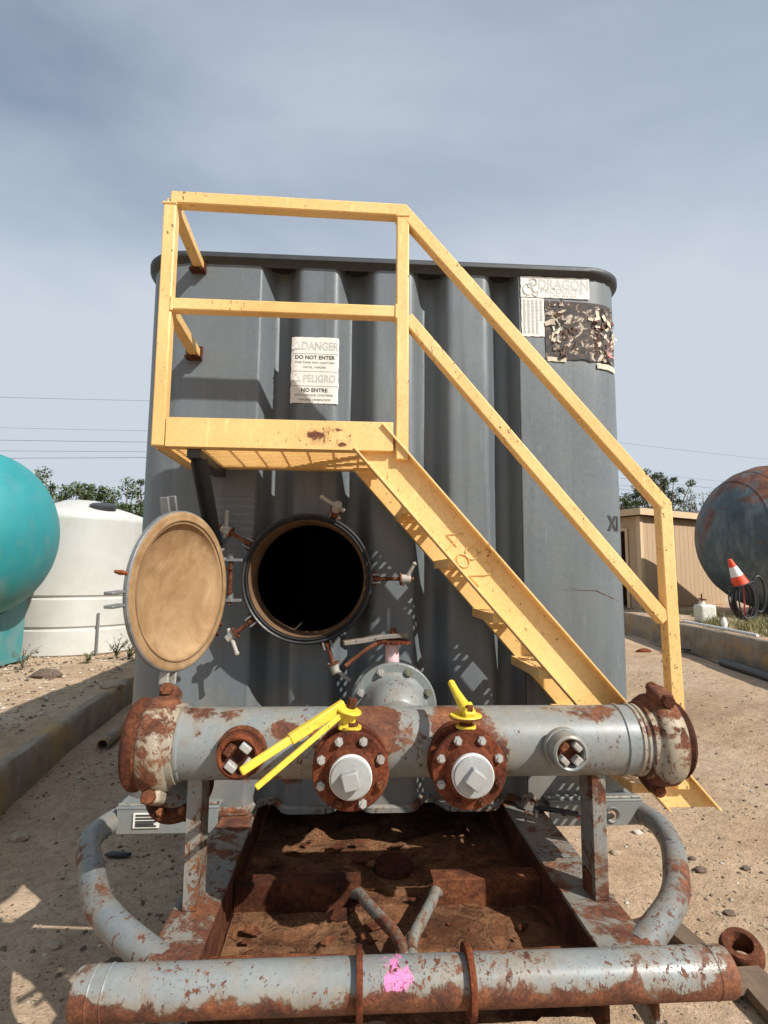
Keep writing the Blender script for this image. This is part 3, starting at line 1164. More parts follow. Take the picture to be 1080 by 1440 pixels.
ink(ds, 'DO NOT ENTER', .0255, -.365, 2.243, peak_y, 'ink', 1.0, bold=.0007)
ink(ds, 'THIS TANK MAY CONTAIN', .0140, -.365, 2.218, peak_y, 'ink', 1.08)
ink(ds, 'FATAL VAPORS', .0140, -.365, 2.195, peak_y, 'ink', 1.1)
ink(ds, 'NO ENTRE', .0255, -.365, 2.084, peak_y, 'ink', 1.0, bold=.0007)
ink(ds, 'ESTE TANQUE CONTIENE', .0140, -.365, 2.060, peak_y, 'ink', 1.08)
ink(ds, 'VAPORES VENENOSOS', .0140, -.365, 2.038, peak_y, 'ink', 1.08)

flat = lambda x: YT - .004
dr = sign('maker_sign', .628, .972, 2.584, 2.690, flat, 'sign_white')
dr['label'] = 'pale maker nameplate with faded curling emblem and lettering under the rim'
ink(dr, 'DRAGON', .070, .842, 2.652, flat, 'ink_faded', .84, bold=.002)
ink(dr, 'PRODUCTS', .034, .83, 2.617, flat, 'ink_grey', 1.2)
ln_ = MB()
for i in range(13):                                            # last line of print, worn past reading
    if i not in (1, 5, 9):
        ln_.bb(.772 + i * .0105, .772 + i * .0105 + .0045 + .003 * random.random(), YT - .0050, YT - .0043, 2.5905, 2.6015)
obj(ln_, 'worn_print', 'ink_faded', dr, 0)
em = MB()
EZ = -.009
for cx, cz, r0, a0, a1 in ((.665, 2.632, .026, 0, 330), (.690, 2.670, .017, -120, 170), (.705, 2.640, .020, 60, 300), (.676, 2.655, .012, 0, 360), (.70, 2.615, .014, 150, 420)):
    em.sweep([(cx + r0 * math.cos(R(a0 + (a1 - a0) * i / 14)), YT - .0042, cz + EZ + r0 * 1.1 * math.sin(R(a0 + (a1 - a0) * i / 14))) for i in range(15)], [.0012 + .0026 * math.sin(math.pi * i / 14) for i in range(15)], 5)
for i in range(6):
    em.sweep([(.672 + i * .007, YT - .0042, 2.669 + .004 * (i % 2)), (.668 + i * .008, YT - .0042, 2.681)], [.002, .0005], 5)
obj(em, 'emblem', 'ink_faded', dr)
tb = sign('capacity_chart', .630, .742, 2.385, 2.580, flat, 'sign_white')
for i in range(5):
    b = MB()
    for j in range(24):
        z = 2.568 - j * .0072
        if i > 3 and j > 14:
            continue
        b.bb(.638 + i * .0205, .638 + i * .0205 + .010 + .004 * random.random(), YT - .0050, YT - .0043, z - .0022, z + .0016)
    obj(b, 'number_column', 'ink_grey', tb, 0)


RP = [p for p in fine if p.x > .64 and p.y < YT + .30]
RP = [Vector((.60, YT))] + RP
RL = [.60]
for p_, q_ in zip(RP, RP[1:]):
    RL.append(RL[-1] + (q_ - p_).length)


def corner_pt(s, out=0.0):
    """arc-length coordinate along the right panel (s = X while flat), lifted by out"""
    i = 0
    while i < len(RP) - 2 and RL[i + 1] < s:
        i += 1
    t_ = (s - RL[i]) / (RL[i + 1] - RL[i])
    d_ = (RP[i + 1] - RP[i]).normalized()
    p_ = RP[i].lerp(RP[i + 1], t_)
    return V(p_.x + d_.y * out, p_.y - d_.x * out, 0)


b = MB()
nn_, mm_ = 26, 14
vs = []
for j in range(mm_ + 1):
    for i in range(nn_ + 1):
        s = .746 + .375 * i / nn_
        z = 2.275 + .295 * j / mm_
        e = .010 * noise.noise((s * 30, z * 30, 4)) if i == nn_ or j == 0 else 0
        p = corner_pt(s + e, .005 + .002 * noise.noise((s * 20, z * 20, 0)))
        vs.append((p.x, p.y, z - .02 * (s - .746) + e))
b.add(vs, [(j * (nn_ + 1) + i, j * (nn_ + 1) + i + 1, (j + 1) * (nn_ + 1) + i + 1, (j + 1) * (nn_ + 1) + i) for j in range(mm_) for i in range(nn_)])
ts = obj(b, 'torn_sticker', 'torn', tank, 60)
ts['label'] = 'dark square sticker peeling away in curled cream and brown scraps'
rnd = random.Random(3)
for i in range(150):
    cl = rnd.random()
    if cl < .45:
        s, z = rnd.gauss(.82, .038), rnd.gauss(2.42, .08)
    elif cl < .9:
        s, z = rnd.gauss(1.05, .045), rnd.gauss(2.39, .085)
    else:
        s, z = rnd.uniform(.76, 1.12), rnd.uniform(2.29, 2.55)
    s = min(max(s, .757), 1.13)
    z = min(max(z, 2.275), 2.548)
    sz = rnd.uniform(.004, .026) * rnd.uniform(.5, 1)
    a = rnd.uniform(0, 6.28)
    curl = rnd.uniform(.05, .55)
    asp = rnd.uniform(.18, .7)
    vs = []
    for u in range(4):
        for v in (-1, 1):
            uu, vv = (u / 3 - .3) * 2 * sz, v * sz * asp * (1 - .25 * u / 3 * rnd.random()) + rnd.uniform(-.2, .2) * sz
            ds_, dz_ = uu * math.cos(a) - vv * math.sin(a), uu * math.sin(a) + vv * math.cos(a)
            p = corner_pt(s + ds_, .008 + curl * sz * (u / 3) ** 2 * 1.6)
            vs.append((p.x, p.y, z + dz_))
    mk = rnd.choice(['paper_cream', 'paper_cream', 'paper_grey', 'paper_brown', 'paper_brown', 'torn', 'torn', 'paper_pink' if rnd.random() < .35 else 'paper_cream'])
    o = obj(MB().add(vs, [(2 * u, 2 * u + 1, 2 * u + 3, 2 * u + 2) for u in range(3)]), 'paper_scrap', mk, ts, 60)
for s0, s1, z0, z1 in ((.752, .845, 2.262, 2.284), (1.0, 1.13, 2.235, 2.262)):
    vs = []
    for i in range(9):
        s = s0 + (s1 - s0) * i / 8
        for z in (z0, z1):
            p = corner_pt(s, .007)
            vs.append((p.x, p.y, z - .03 * (s - s0) + .003 * noise.noise((s * 60, z * 9, 1))))
    obj(MB().add(vs, [(2 * i, 2 * i + 1, 2 * i + 3, 2 * i + 2) for i in range(8)]), 'paper_scrap', 'paper_cream', ts, 60)
obj(text_mb('X1', .088, lambda u, v: tuple(corner_pt(1.075 + u, .003) + V(0, 0, 1.478 + v)), 'CENTER', .74, .006), 'painted_mark', 'ink', tank, 0)
# dent line scratched across the right panel
b = MB()
b.sweep([tuple(corner_pt(.80 + .04 * i, .0005)[:2]) + (1.168 + .004 * math.sin(i * 2) - .0022 * max(0, i - 2) ** 2,) for i in range(8)], .0013, 5)
obj(b, 'scratch', 'rust', tank)

# ---- skid
zt = .2


def wobble_box(mbx, x0, x1, y0, y1, z0, z1, n=10, amp=.004, ax_='y'):
    """long plate with slightly uneven faces"""
    vs, fs = [], []
    for i in range(n + 1):
        t = i / n
        ring_ = [(x0, z0), (x1, z0), (x1, z1), (x0, z1)]
        for k, (x, z) in enumerate(ring_):
            y = y0 + (y1 - y0) * t
            vs.append((x + amp * noise.noise((x * 3, y * 5, z * 9 + k)), y, z + amp * noise.noise((x * 3 + 7, y * 5, z * 9 + k))))
    for i in range(n):
        for k in range(4):
            fs.append((i * 4 + k, i * 4 + (k + 1) % 4, (i + 1) * 4 + (k + 1) % 4, (i + 1) * 4 + k))
    fs += [(0, 1, 2, 3), (n * 4, n * 4 + 3, n * 4 + 2, n * 4 + 1)]
    mbx.add(vs, fs)
    return mbx


for xi, xo in ((-.577, -.716), (.524, .682)):
    sgn = 1 if xo > 0 else -1
    b = MB()
    wobble_box(b, min(xi, xo), max(xi, xo), 1.615, 6.0, zt - .014, zt, 40, .002)
    r1 = obj(b, 'skid_rail', 'skid', tank, 0, bevel=.002)
    b = MB()
    wobble_box(b, xi + sgn * .004, xi + sgn * .014, 1.63, 6.0, -.03, zt - .0145, 40, .004)
    obj(b, 'web', 'rust_dark', r1, 0)
    b = MB()
    wobble_box(b, xo - sgn * .014, xo - sgn * .004, 1.63, 6.0, -.03, zt - .0145, 40, .002)
    obj(b, 'web', 'skid', r1, 0)
# rusty floor between the rails
b = MB()
nx_, ny_ = 75, 80
vs = []
for j in range(ny_ + 1):
    for i in range(nx_ + 1):
        x, y = -.574 + 1.095 * i / nx_, 1.62 + 1.75 * j / ny_
        e = noise.noise((x * 4, y * 4, 1)) * .008 + .006 * noise.noise((x * 11, y * 11, 4)) + .006 * abs(noise.noise((x * 24, y * 24, 2)))
        lvl = .045 + .006 * math.copysign(1, noise.noise((x * 3.2, y * 3.2, 11)) - .08)
        vs.append((x, y, lvl + e))
b.add(vs, [(j * (nx_ + 1) + i, j * (nx_ + 1) + i + 1, (j + 1) * (nx_ + 1) + i + 1, (j + 1) * (nx_ + 1) + i) for j in range(ny_) for i in range(nx_)])
pf = obj(b, 'pit_floor', 'pit', tank, 60)
pf['label'] = 'floor between the skid rails covered in flaking rust scale'
b = MB().lathe((.01, 2.43, .05), (0, 0, 1), [(0, .016), (.075, .016), (.082, .010), (.085, -.01)], 40)
obj(b, 'round_plate', 'rust_dark', tank)
rnd = random.Random(11)
for i in range(60):
    x, y = rnd.uniform(-.5, .45), rnd.uniform(1.75, 2.65)
    s = rnd.uniform(.012, .05)
    k = rnd.randint(5, 7)
    z = .055 + rnd.uniform(0, .022)
    tx, ty = rnd.uniform(-.25, .25), rnd.uniform(-.25, .25)
    pts = []
    for q in range(k):
        a = 6.283 * q / k + rnd.uniform(-.3, .3)
        rr = s * rnd.uniform(.55, 1.1)
        pts.append((x + rr * math.cos(a), y + rr * .7 * math.sin(a), z + tx * rr * math.cos(a) + ty * rr * math.sin(a)))
    m = MB().add(pts + [(p[0], p[1], p[2] - .004) for p in pts], [tuple(range(k)), tuple(range(2 * k - 1, k - 1, -1))] + [(q, q + k, (q + 1) % k + k, (q + 1) % k) for q in range(k)])
    obj(m, 'rust_flake', rnd.choice(['rust_dark', 'rust', 'rust', 'pit']), pf, 0)
# cross members in the pit
for x0, x1, mk in ((-.575, -.13, 'rust_dark'), (.13, .524, 'rust')):
    b = MB()
    wobble_box(b, 2.145, 2.156, x0, x1, .02, .135, 12, .004)
    wobble_box(b, 2.1565, 2.22, x0, x1, .124, .135, 12, .004)
    b.v = [V(p.y, p.x, p.z) for p in b.v]
    obj(b, 'cross_member', mk, tank, 0, bevel=.001)
for x0, x1 in ((-.575, -.15), (.13, .524)):
    b = MB()
    wobble_box(b, 1.775, 1.786, x0, x1, .02, .125, 12, .006)
    wobble_box(b, 1.7, 1.7745, x0, x1, .114, .125, 12, .004)
    b.v = [V(p.y, p.x, p.z) for p in b.v]
    obj(b, 'cross_member', 'rust', tank, 0, bevel=.001)
for s, x in ((-1, -.135), (1, .135)):
    b = MB()
    b.sweep([(x + s * .03, 2.17, .085), (x, 2.14, .10), (x - s * .02, 2.06, .115), (x - s * .10, 1.86, .135), (x - s * .122, 1.80, .13), (x - s * .128, 1.63, .12)], .019, 12)
    obj(b, 'tow_eye_pipe', 'skid', tank)
# front cross pipe
PY, PZ, PR = 1.59, .17, .060
b = MB().lathe((0, PY, PZ), (1, 0, 0), [(0, -.862), (PR * .8, -.862), (PR * .95, -.858), (PR, -.85), (PR, -.6), (PR, -.3), (PR, 0), (PR, .3), (PR, .6), (PR, .842), (PR * .95, .850), (PR * .8, .855), (0, .855)], 56)
fpipe = obj(b, 'front_pipe', 'bottompipe', tank, 45)
fpipe['label'] = 'fat rusty grey pipe across the very front of the skid with a pink paint smear'
for x in (-.146, .142):
    b = MB().lathe((x, PY, PZ), (1, 0, 0), [(PR, -.008), (PR + .022, -.008), (PR + .024, 0), (PR + .022, .008), (PR, .008)], 48)
    obj(b, 'collar_plate', 'rust_red', fpipe)
for x in (-.815, -.78, .80):
    b = MB().lathe((x, PY, PZ), (1, 0, 0), [(PR, -.003), (PR + .002, 0), (PR, .003)], 48)
    obj(b, 'weld_bead', 'bottompipe', fpipe)
# looped bumper pipes at each side


def smooth(pts, n=6):
    pts = [Vector(p) for p in pts]
    out = []
    for i in range(len(pts) - 1):
        p0, p1, p2, p3 = pts[max(i - 1, 0)], pts[i], pts[i + 1], pts[min(i + 2, len(pts) - 1)]
        for k in range(n):
            t = k / n
            out.append(.5 * ((2 * p1) + (p2 - p0) * t + (2 * p0 - 5 * p1 + 4 * p2 - p3) * t * t + (3 * p1 - p0 - 3 * p2 + p3) * t ** 3))
    return out + [pts[-1]]


for pts in ([(-1.05, 2.72, .20), (-1.13, 2.60, .20), (-1.175, 2.44, .20), (-1.155, 2.31, .20), (-1.085, 2.17, .20), (-.97, 1.955, .20), (-.90, 1.865, .198), (-.82, 1.79, .19), (-.68, 1.70, .16)],
            [(.98, 2.72, .20), (1.08, 2.60, .20), (1.12, 2.44, .20), (1.09, 2.28, .20), (1.035, 2.15, .20), (.945, 1.985, .20), (.885, 1.895, .198), (.81, 1.815, .19), (.66, 1.70, .16)]):
    b = MB().sweep(smooth(pts), .043, 24)
    obj(b, 'bumper_pipe', 'loop', tank, 60)
# front beam under the wall, both sides of the rails
for x0, x1 in ((-1.13, -.72), (.69, 1.10)):
    b = MB()
    b.bb(x0, x1, 2.50, 2.512, .160, .256)
    b.bb(x0 - .004, x1 + .004, 2.498, 2.64, .2565, .266)
    bm_ = obj(b, 'front_beam', 'valve_grey', tank, bevel=.002)
    b = MB()
    n_ = 14
    pa = [(x0 + (x1 - x0) * i / n_, 2.515 + .006 * random.random(), .268 + .003 * random.random()) for i in range(n_ + 1)]
    b.sweep(pa, [.005 + .003 * random.random() for _ in pa], 6)
    obj(b, 'weld_bead', 'skid', bm_)
dp = obj(MB().bb(-1.06, -.955, 2.492, 2.4985, .186, .244), 'data_plate', 'sign_white', tank, 0)
dp['label'] = 'small white plate with black lines on the left front beam'
for i, z in enumerate((.236, .224, .212, .203, .195)):
    obj(MB().bb(-1.05, -.966 - .01 * (i % 2), 2.4895, 2.4915, z - .003, z + .003), 'print_line', 'ink', dp, 0)
b = MB().lathe((.965, 2.498, .205), (0, -1, 0), [(.022, -.004), (.030, -.004), (.034, .003), (.030, .008), (.022, .004)], 28, close=True)
obj(b, 'lifting_hole', 'lug', tank)
obj(MB().lathe((.965, 2.4985, .205), (0, -1, 0), [(0, .0), (.022, .0)], 24), 'hole_bore', 'dirt', tank)
# cable with its clip
b = MB().sweep(smooth([(.60, 2.47, .255), (.66, 2.42, .262), (.74, 2.40, .255), (.80, 2.395, .245), (.88, 2.42, .225), (.955, 2.48, .208)]), .011, 10)
cab = obj(b, 'cable', 'rubber', tank)
for x, mk in ((.715, 'rubber'), (.775, 'redband'), (.80, 'redband'), (.83, 'rubber')):
    obj(MB().tube((x - .006, 2.398, .253 - (x - .74) * .17), (x + .006, 2.398, .252 - (x - .74) * .17), .0135, 10), 'cable_band', mk, cab)
b = MB()
b.box((.585, 2.47, .27), (.045, .04, .05), Matrix.Rotation(.4, 3, 'Y'))
b.sweep([(.56, 2.46, .30), (.59, 2.44, .315), (.62, 2.455, .28), (.612, 2.45, .22)], .010, 8)
b.sweep([(.57, 2.45, .25), (.565, 2.44, .20), (.57, 2.445, .17)], .006, 8)
obj(b, 'cable_clip', 'oldlever', tank, bevel=.004)

# ---- manifold
YM, ZM, MR = 1.925, .683, .110
b = MB().lathe((.015, YM, ZM), (1, 0, 0), [(0, -.83), (MR, -.83), (MR, -.5), (MR, -.2), (MR, .1), (MR, .4), (MR, .70), (MR, .84), (0, .84)], 72)
man = obj(b, 'manifold_pipe', 'manifold', tank, 45)
man['label'] = 'thick horizontal grey manifold pipe with rust blooms across the tank front'
for x in (-.66, .635):
    s = -1 if x < 0 else 1
    b = MB()
    b.bb(x - .023, x + .023, YM - .052, YM - .044, zt + .001, ZM - .08)
    b.bb(x - .023, x - .015, YM - .0435, YM + .052, zt + .001, ZM - .08)
    b.bb(x + .015, x + .023, YM - .0435, YM + .052, zt + .001, ZM - .08)
    pst = obj(b, 'manifold_post', 'skid', tank, bevel=.002)
    obj(MB().bb(x - .030, x - .0235, YM - .03, YM + .03, zt + .001, zt + .07), 'foot_plate', 'rust', pst)


def coupling(x, s, mk, tilt):
    """two-piece grooved coupling with bolt pads; s = -1 left end, +1 right end"""
    b = MB().lathe((x, YM, ZM), (s, 0, 0), [(MR, -.058), (.122, -.056), (.124, -.036), (.138, -.030), (.146, -.016), (.148, .0), (.146, .034), (.138, .046), (.122, .052), (MR, .054)], 64)
    c = obj(b, 'coupling', mk, man, 45)
    for k, sg in enumerate((1, -1)):
        a = tilt + (0 if sg > 0 else math.pi)
        u = V(0, -math.sin(a), math.cos(a))
        t = V(0, math.cos(a), math.sin(a))
        cpos = V(x, YM, ZM) + V(s, 0, 0) * .006 + u * .155
        b = MB()
        rot = Matrix((V(s, 0, 0), t, u)).transposed()
        b.box(cpos, (.060, .085, .044), rot)
        obj(b, 'bolt_pad', mk, man, bevel=.014, bseg=3)
        b = MB()
        b.tube(cpos - t * .05 + u * .004, cpos + t * .05 + u * .004, .014, 10)
        b.tube(cpos - t * .062 + u * .004, cpos - t * .040 + u * .004, .022, 6)
        b.tube(cpos + t * .040 + u * .004, cpos + t * .060 + u * .004, .022, 8, .02)
        obj(b, 'coupling_bolt', 'rust', man, bevel=.002)
    return c


coupling(-.775, -1, 'clampL', R(-24))
coupling(.855, 1, 'clampR', R(14))
# closing discs
obj(MB().lathe((-.850, YM, ZM), (-1, 0, 0), [(.108, -.025), (.134, -.018), (.142, -.006), (.142, .008), (.134, .018), (.10, .022), (0, .018)], 56), 'end_cap', 'rust_dark', man)
obj(MB().lathe((-.832, YM, ZM), (-1, 0, 0), [(.112, -.012), (.136, -.010), (.136, .000), (.112, .004)], 56), 'end_ring', 'rust', man)
obj(MB().lathe((.918, YM, ZM), (1, 0, 0), [(.108, -.02), (.124, -.01), (.128, .005), (.120, .016), (.08, .02), (0, .016)], 56), 'end_cap', 'rust_dark', man)
for x in (-.712, .722, .768, .785):
    obj(MB().lathe((x, YM, ZM), (1, 0, 0), [(MR, -.008), (MR + .005, -.004), (MR + .005, .004), (MR, .008)], 56), 'weld_bead', 'clampL' if x > .73 else 'manifold', man)

# slotted caps on the manifold front
for x, lbl, mk in ((-.505, 'L', 'rust'), (.492, 'R', 'manifold')):
    c = V(x, YM, ZM + .010)
    kk = 1.0 if x < 0 else .84
    b = MB().lathe(c, (0, -1, 0), [(r_ * kk, t_) for r_, t_ in [(.062, .10), (.066, .11), (.068, .16), (.064, .185), (.056, .19), (.050, .186), (.047, .168), (0, .166)]], 40)
    cap = obj(b, 'blind_cap', 'rust_red' if x < 0 else 'manifold', tank, 40)
    obj(MB().lathe(c, (0, -1, 0), [(.068 * kk, .118), (.076 * kk, .122), (.074 * kk, .138), (.068 * kk, .140)], 40), 'cap_collar', mk, cap)
    obj(MB().lathe(c, (0, -1, 0), [(0, .1665), (.046 * kk, .1685)], 32), 'cap_recess', 'rust_dark', cap)
    for q in range(4):
        a = math.pi / 2 * q + math.pi / 4 + (.12 if x < 0 else 0)
        u = V(math.cos(a), 0, math.sin(a))
        tt = V(-math.sin(a), 0, math.cos(a))
        b = MB().box(c + u * .034 * kk + V(0, -.180, 0), (.022 * kk, .030, .034 * kk), Matrix((u, V(0, 1, 0), tt)).transposed())
        obj(b, 'cap_lug', 'bolt' if q != 1 else 'rust', cap, bevel=.004)

# bolts shared by all flanges
hb = MB()
hb.tube((0, 0, 0), (0, -.012, 0), .0125, 6)
hb.tube((0, -.012, 0), (0, -.020, 0), .007, 8)
BOLT = {k: mesh_of(hb, 'bolt', k, 35) for k in ('bolt', 'rust', 'olivebolt')}
for me in BOLT.values():
    pass


def butterfly(x, zc, handle):
    c = V(x, YM, zc)
    b = MB().lathe(c, (0, -1, 0), [(.090, .08), (.094, .13), (.078, .15), (.066, .165), (.066, .185)], 48)
    v = obj(b, 'outlet_valve', 'rust_red', tank, 40)
    b = MB().lathe(c, (0, -1, 0), [(.050, .178), (.107, .178), (.110, .182), (.110, .198), (.107, .201), (.050, .201)], 56)
    obj(b, 'rear_flange', 'rust_red', v)
    b = MB().lathe(c, (0, -1, 0), [(.082, .202), (.086, .206), (.086, .244), (.082, .248)], 48)
    b.tube(c + V(0, -.225, .07), c + V(0, -.225, .125), .020, 14)
    obj(b, 'valve_body', 'rust_red' if handle == 'R' else 'rust', v)
    b = MB().lathe(c, (0, -1, 0), [(.055, .249), (.105, .249), (.108, .253), (.108, .270), (.105, .273), (.074, .274), (.070, .280), (.066, .300), (.062, .304), (.050, .304)], 64)
    obj(b, 'front_flange', 'rust_red', v)
    for q in range(8):
        a = math.pi / 4 * q + math.pi / 8
        mk = 'rust' if q in ((6, 5, 7) if handle == 'R' else (5, 7)) else 'bolt'
        inst(BOLT[mk], 'flange_bolt', v, c + V(math.cos(a) * .090, -.2735, math.sin(a) * .090), (0, random.uniform(0, 1), 0))
        inst(BOLT['rust'], 'flange_bolt', v, c + V(math.cos(a) * .090, -.177, math.sin(a) * .090), (math.pi, random.uniform(0, 1), 0))
    b = MB().lathe(c, (0, -1, 0), [(.055, .300), (.0585, .306), (.0585, .322), (.0565, .324)], 48)
    obj(b, 'seal_tape', 'whitering', v)
    b = MB().lathe(c, (0, -1, 0), [(.0563, .30), (.0563, .325), (.053, .330), (.030, .332), (0, .332)], 48)
    pl = obj(b, 'bull_plug', 'plug', v, 40)
    a = R(-14 if handle == 'L' else 38)
    rot = Matrix.Rotation(a, 3, 'Y')
    obj(MB().box(c + V(0, -.3435, 0), (.046, .030, .046), rot), 'square_head', 'plug', v, bevel=.004)
    # stem and lever
    top = c + V(0, -.225, .125)
    b = MB()
    b.tube(top, top + V(0, 0, .012), .012, 10)
    b.tube(top + V(0, 0, -.02), top + V(0, 0, -.012), .03, 16)
    obj(b, 'valve_stem', 'brightyellow', v)
    return v, top


v1, top = butterfly(-.175, .678, 'L')
obj(MB().box(top + V(-.012, 0, .0), (.045, .035, .05), Matrix.Rotation(.2, 3, 'Y')), 'stem_block', 'brightyellow', v1, bevel=.004)
p0, p1 = top + V(-.022, -.005, .050), V(-.464, 1.56, .712)
obj(MB().bar(p0, p0.lerp(p1, .55), .022, .030), 'handle', 'brightyellow', v1, bevel=.004)
obj(MB().bar(p0.lerp(p1, .52), p1, .016, .022), 'handle_grip', 'brightyellow', v1, bevel=.004)
obj(MB().bar(p0 + V(.01, -.014, -.012), V(-.425, 1.57, .668), .012, .016), 'trigger_lever', 'brightyellow', v1, bevel=.003)
b = MB().lathe(top + V(-.008, -.01, .034), (.25, -.1, 1), [(0, -.004), (.036, -.004), (.038, 0), (.036, .004), (0, .004)], 24)
obj(b, 'notch_plate', 'brightyellow', v1)
obj(MB().tube(top + V(0, 0, .04), top + V(.004, 0, .066), .014, 6), 'handle_nut', 'rust', v1)
v2, top = butterfly(.163, .678, 'R')
b = MB().lathe(top + V(0, 0, .012), (0, 0, 1), [(0, -.005), (.046, -.005), (.049, 0), (.046, .006), (0, .006)], 28)
obj(b, 'notch_plate', 'brightyellow', v2)
obj(MB().lathe(top + V(0, 0, .012), (0, 0, 1), [(.047, -.004), (.0505, 0), (.047, .003)], 28), 'plate_edge', 'rust', v2)
q0 = top + V(.005, -.03, .026)
obj(MB().sweep([q0, q0 + V(-.012, .06, .022), q0 + V(-.022, .11, .045), q0 + V(-.028, .145, .062)], [.020, .016, .012, .011], 12), 'handle', 'brightyellow', v2)
obj(MB().bar(q0 + V(.0, -.012, -.004), q0 + V(.0, .05, .016), .034, .022), 'handle_hub', 'brightyellow', v2, bevel=.005)
obj(MB().tube(q0 + V(.0, .0, .0), q0 + V(0, 0, .024), .011, 6), 'handle_nut', 'rust', v2)

# tank outlet valve behind the manifold
c = V(-.008, 0, .725)
b = MB().lathe(c, (0, 1, 0), [(0, 2.035), (.05, 2.045), (.085, 2.075), (.106, 2.12), (.112, 2.17), (.118, 2.205), (.130, 2.222)], 56)
b.tube((-.008, 1.95, .69), (-.008, 2.12, .70), .088, 32)
sp = obj(b, 'outlet_pipe', 'manifold', tank)
b = MB().lathe(c, (0, 1, 0), [(.118, 2.222), (.160, 2.222), (.165, 2.226), (.165, 2.248), (.160, 2.252), (.105, 2.252)], 64)
ov = obj(b, 'tank_valve', 'valve_grey', tank)
b = MB().lathe(c, (0, 1, 0), [(.13, 2.253), (.138, 2.256), (.138, 2.305), (.13, 2.308)], 56)
obj(b, 'valve_body', 'rubber', ov)
b = MB().lathe(c, (0, 1, 0), [(.10, 2.309), (.160, 2.309), (.165, 2.313), (.165, 2.333), (.16, 2.337), (.112, 2.340), (.110, 2.70)], 64)
obj(b, 'rear_flange', 'valve_grey', ov)
for q in range(8):
    a = math.pi / 4 * q + math.pi / 8
    inst(BOLT['olivebolt' if q in (1, 0) else 'bolt'], 'flange_bolt', ov, c + V(math.cos(a) * .140, 2.2215, math.sin(a) * .140)).scale = (1.25, 1.25, 1.25)
b = MB()
b.tube(c + V(-.005, 2.28, .13), c + V(-.005, 2.28, .235), .030, 16, .026)
obj(b, 'valve_neck', 'pinkpaint', ov)
b = MB().lathe(c + V(0, 2.28, .24), (0, 0, 1), [(0, -.005), (.068, -.005), (.07, 0), (.068, .005), (0, .005)], 24)
obj(b, 'notch_plate', 'rust_red', ov)
for q in range(9):
    a = R(200 + q * 16)
    obj(MB().box(c + V(math.cos(a) * .07, 2.28 + math.sin(a) * .07, .24), (.010, .010, .012)), 'notch_tooth', 'rust_red', ov)
h0 = c + V(-.0, 2.275, .262)
lv = MB()
lp_ = smooth([h0 + V(.055, 0, .004), h0, h0 + V(-.06, -.012, -.004), h0 + V(-.12, -.03, -.014), h0 + V(-.20, -.05, -.022)], 4)
for p_, q_ in zip(lp_, lp_[1:]):
    dd = (q_ - p_).normalized()
    _, a_, b_ = frame(dd)
    if not lv.v:
        lv.v += [p_ + a_ * sx_ * .021 + b_ * sz_ * .010 for sx_, sz_ in ((-1, -1), (1, -1), (1, 1), (-1, 1))]
    lv.v += [q_ + a_ * sx_ * .019 + b_ * sz_ * .009 for sx_, sz_ in ((-1, -1), (1, -1), (1, 1), (-1, 1))]
nn2 = len(lp_)
lv.f = [(i * 4 + k, i * 4 + (k + 1) % 4, i * 4 + 4 + (k + 1) % 4, i * 4 + 4 + k) for i in range(nn2 - 1) for k in range(4)] + [(0, 1, 2, 3), (nn2 * 4 - 1, nn2 * 4 - 2, nn2 * 4 - 3, nn2 * 4 - 4)]
lv.mi = [0] * len(lv.f)
obj(lv, 'handle', 'oldlever', ov, 30, bevel=.003)
obj(MB().sweep([h0 + V(-.03, -.01, -.018), h0 + V(-.09, -.04, -.035), h0 + V(-.14, -.06, -.068), h0 + V(-.19, -.075, -.105)], [.008, .008, .0075, .008], 8), 'trigger_lever', 'rust', ov)
obj(MB().tube(h0 + V(0, 0, .0), h0 + V(0, 0, .030), .013, 6), 'handle_nut', 'rust', ov)
obj(MB().bar(h0 + V(-.018, .03, -.0), h0 + V(-.018, .035, .105), .012, .004), 'position_flag', 'lug', ov)

# low drain flange under the left coupling
c = V(-.745, 2.02, .505)
axd = V(-.12, -.45, .55).normalized()
b = MB().lathe(c, axd, [(.052, -.012), (.108, -.012), (.112, -.008), (.112, .008), (.108, .012), (.052, .012)], 44, close=True)
df = obj(b, 'drain_flange', 'rust_dark', tank)
obj(MB().lathe(c, axd, [(.055, -.1), (.055, -.012)], 28), 'drain_neck', 'rust_dark', df)
obj(MB().lathe(c, axd, [(.070, .012), (.074, .019), (.060, .022), (0, .022)], 36), 'gasket_face', 'skid', df)
d_, a1, b1 = frame(axd)
for q in range(8):
    a = math.pi / 4 * q + .2
    pp = c + a1 * math.cos(a) * .092 + b1 * math.sin(a) * .092
    obj(MB().tube(pp + axd * .012, pp + axd * .026, .013, 6), 'flange_bolt', 'rust', df)
# skid legs far back under the rails
for x in (-.645, .60):
    for y in (3.4, 5.6):
        obj(MB().bb(x - .05, x + .05, y, y + .1, -.52, -.031), 'skid_leg', 'rust_dark', tank)

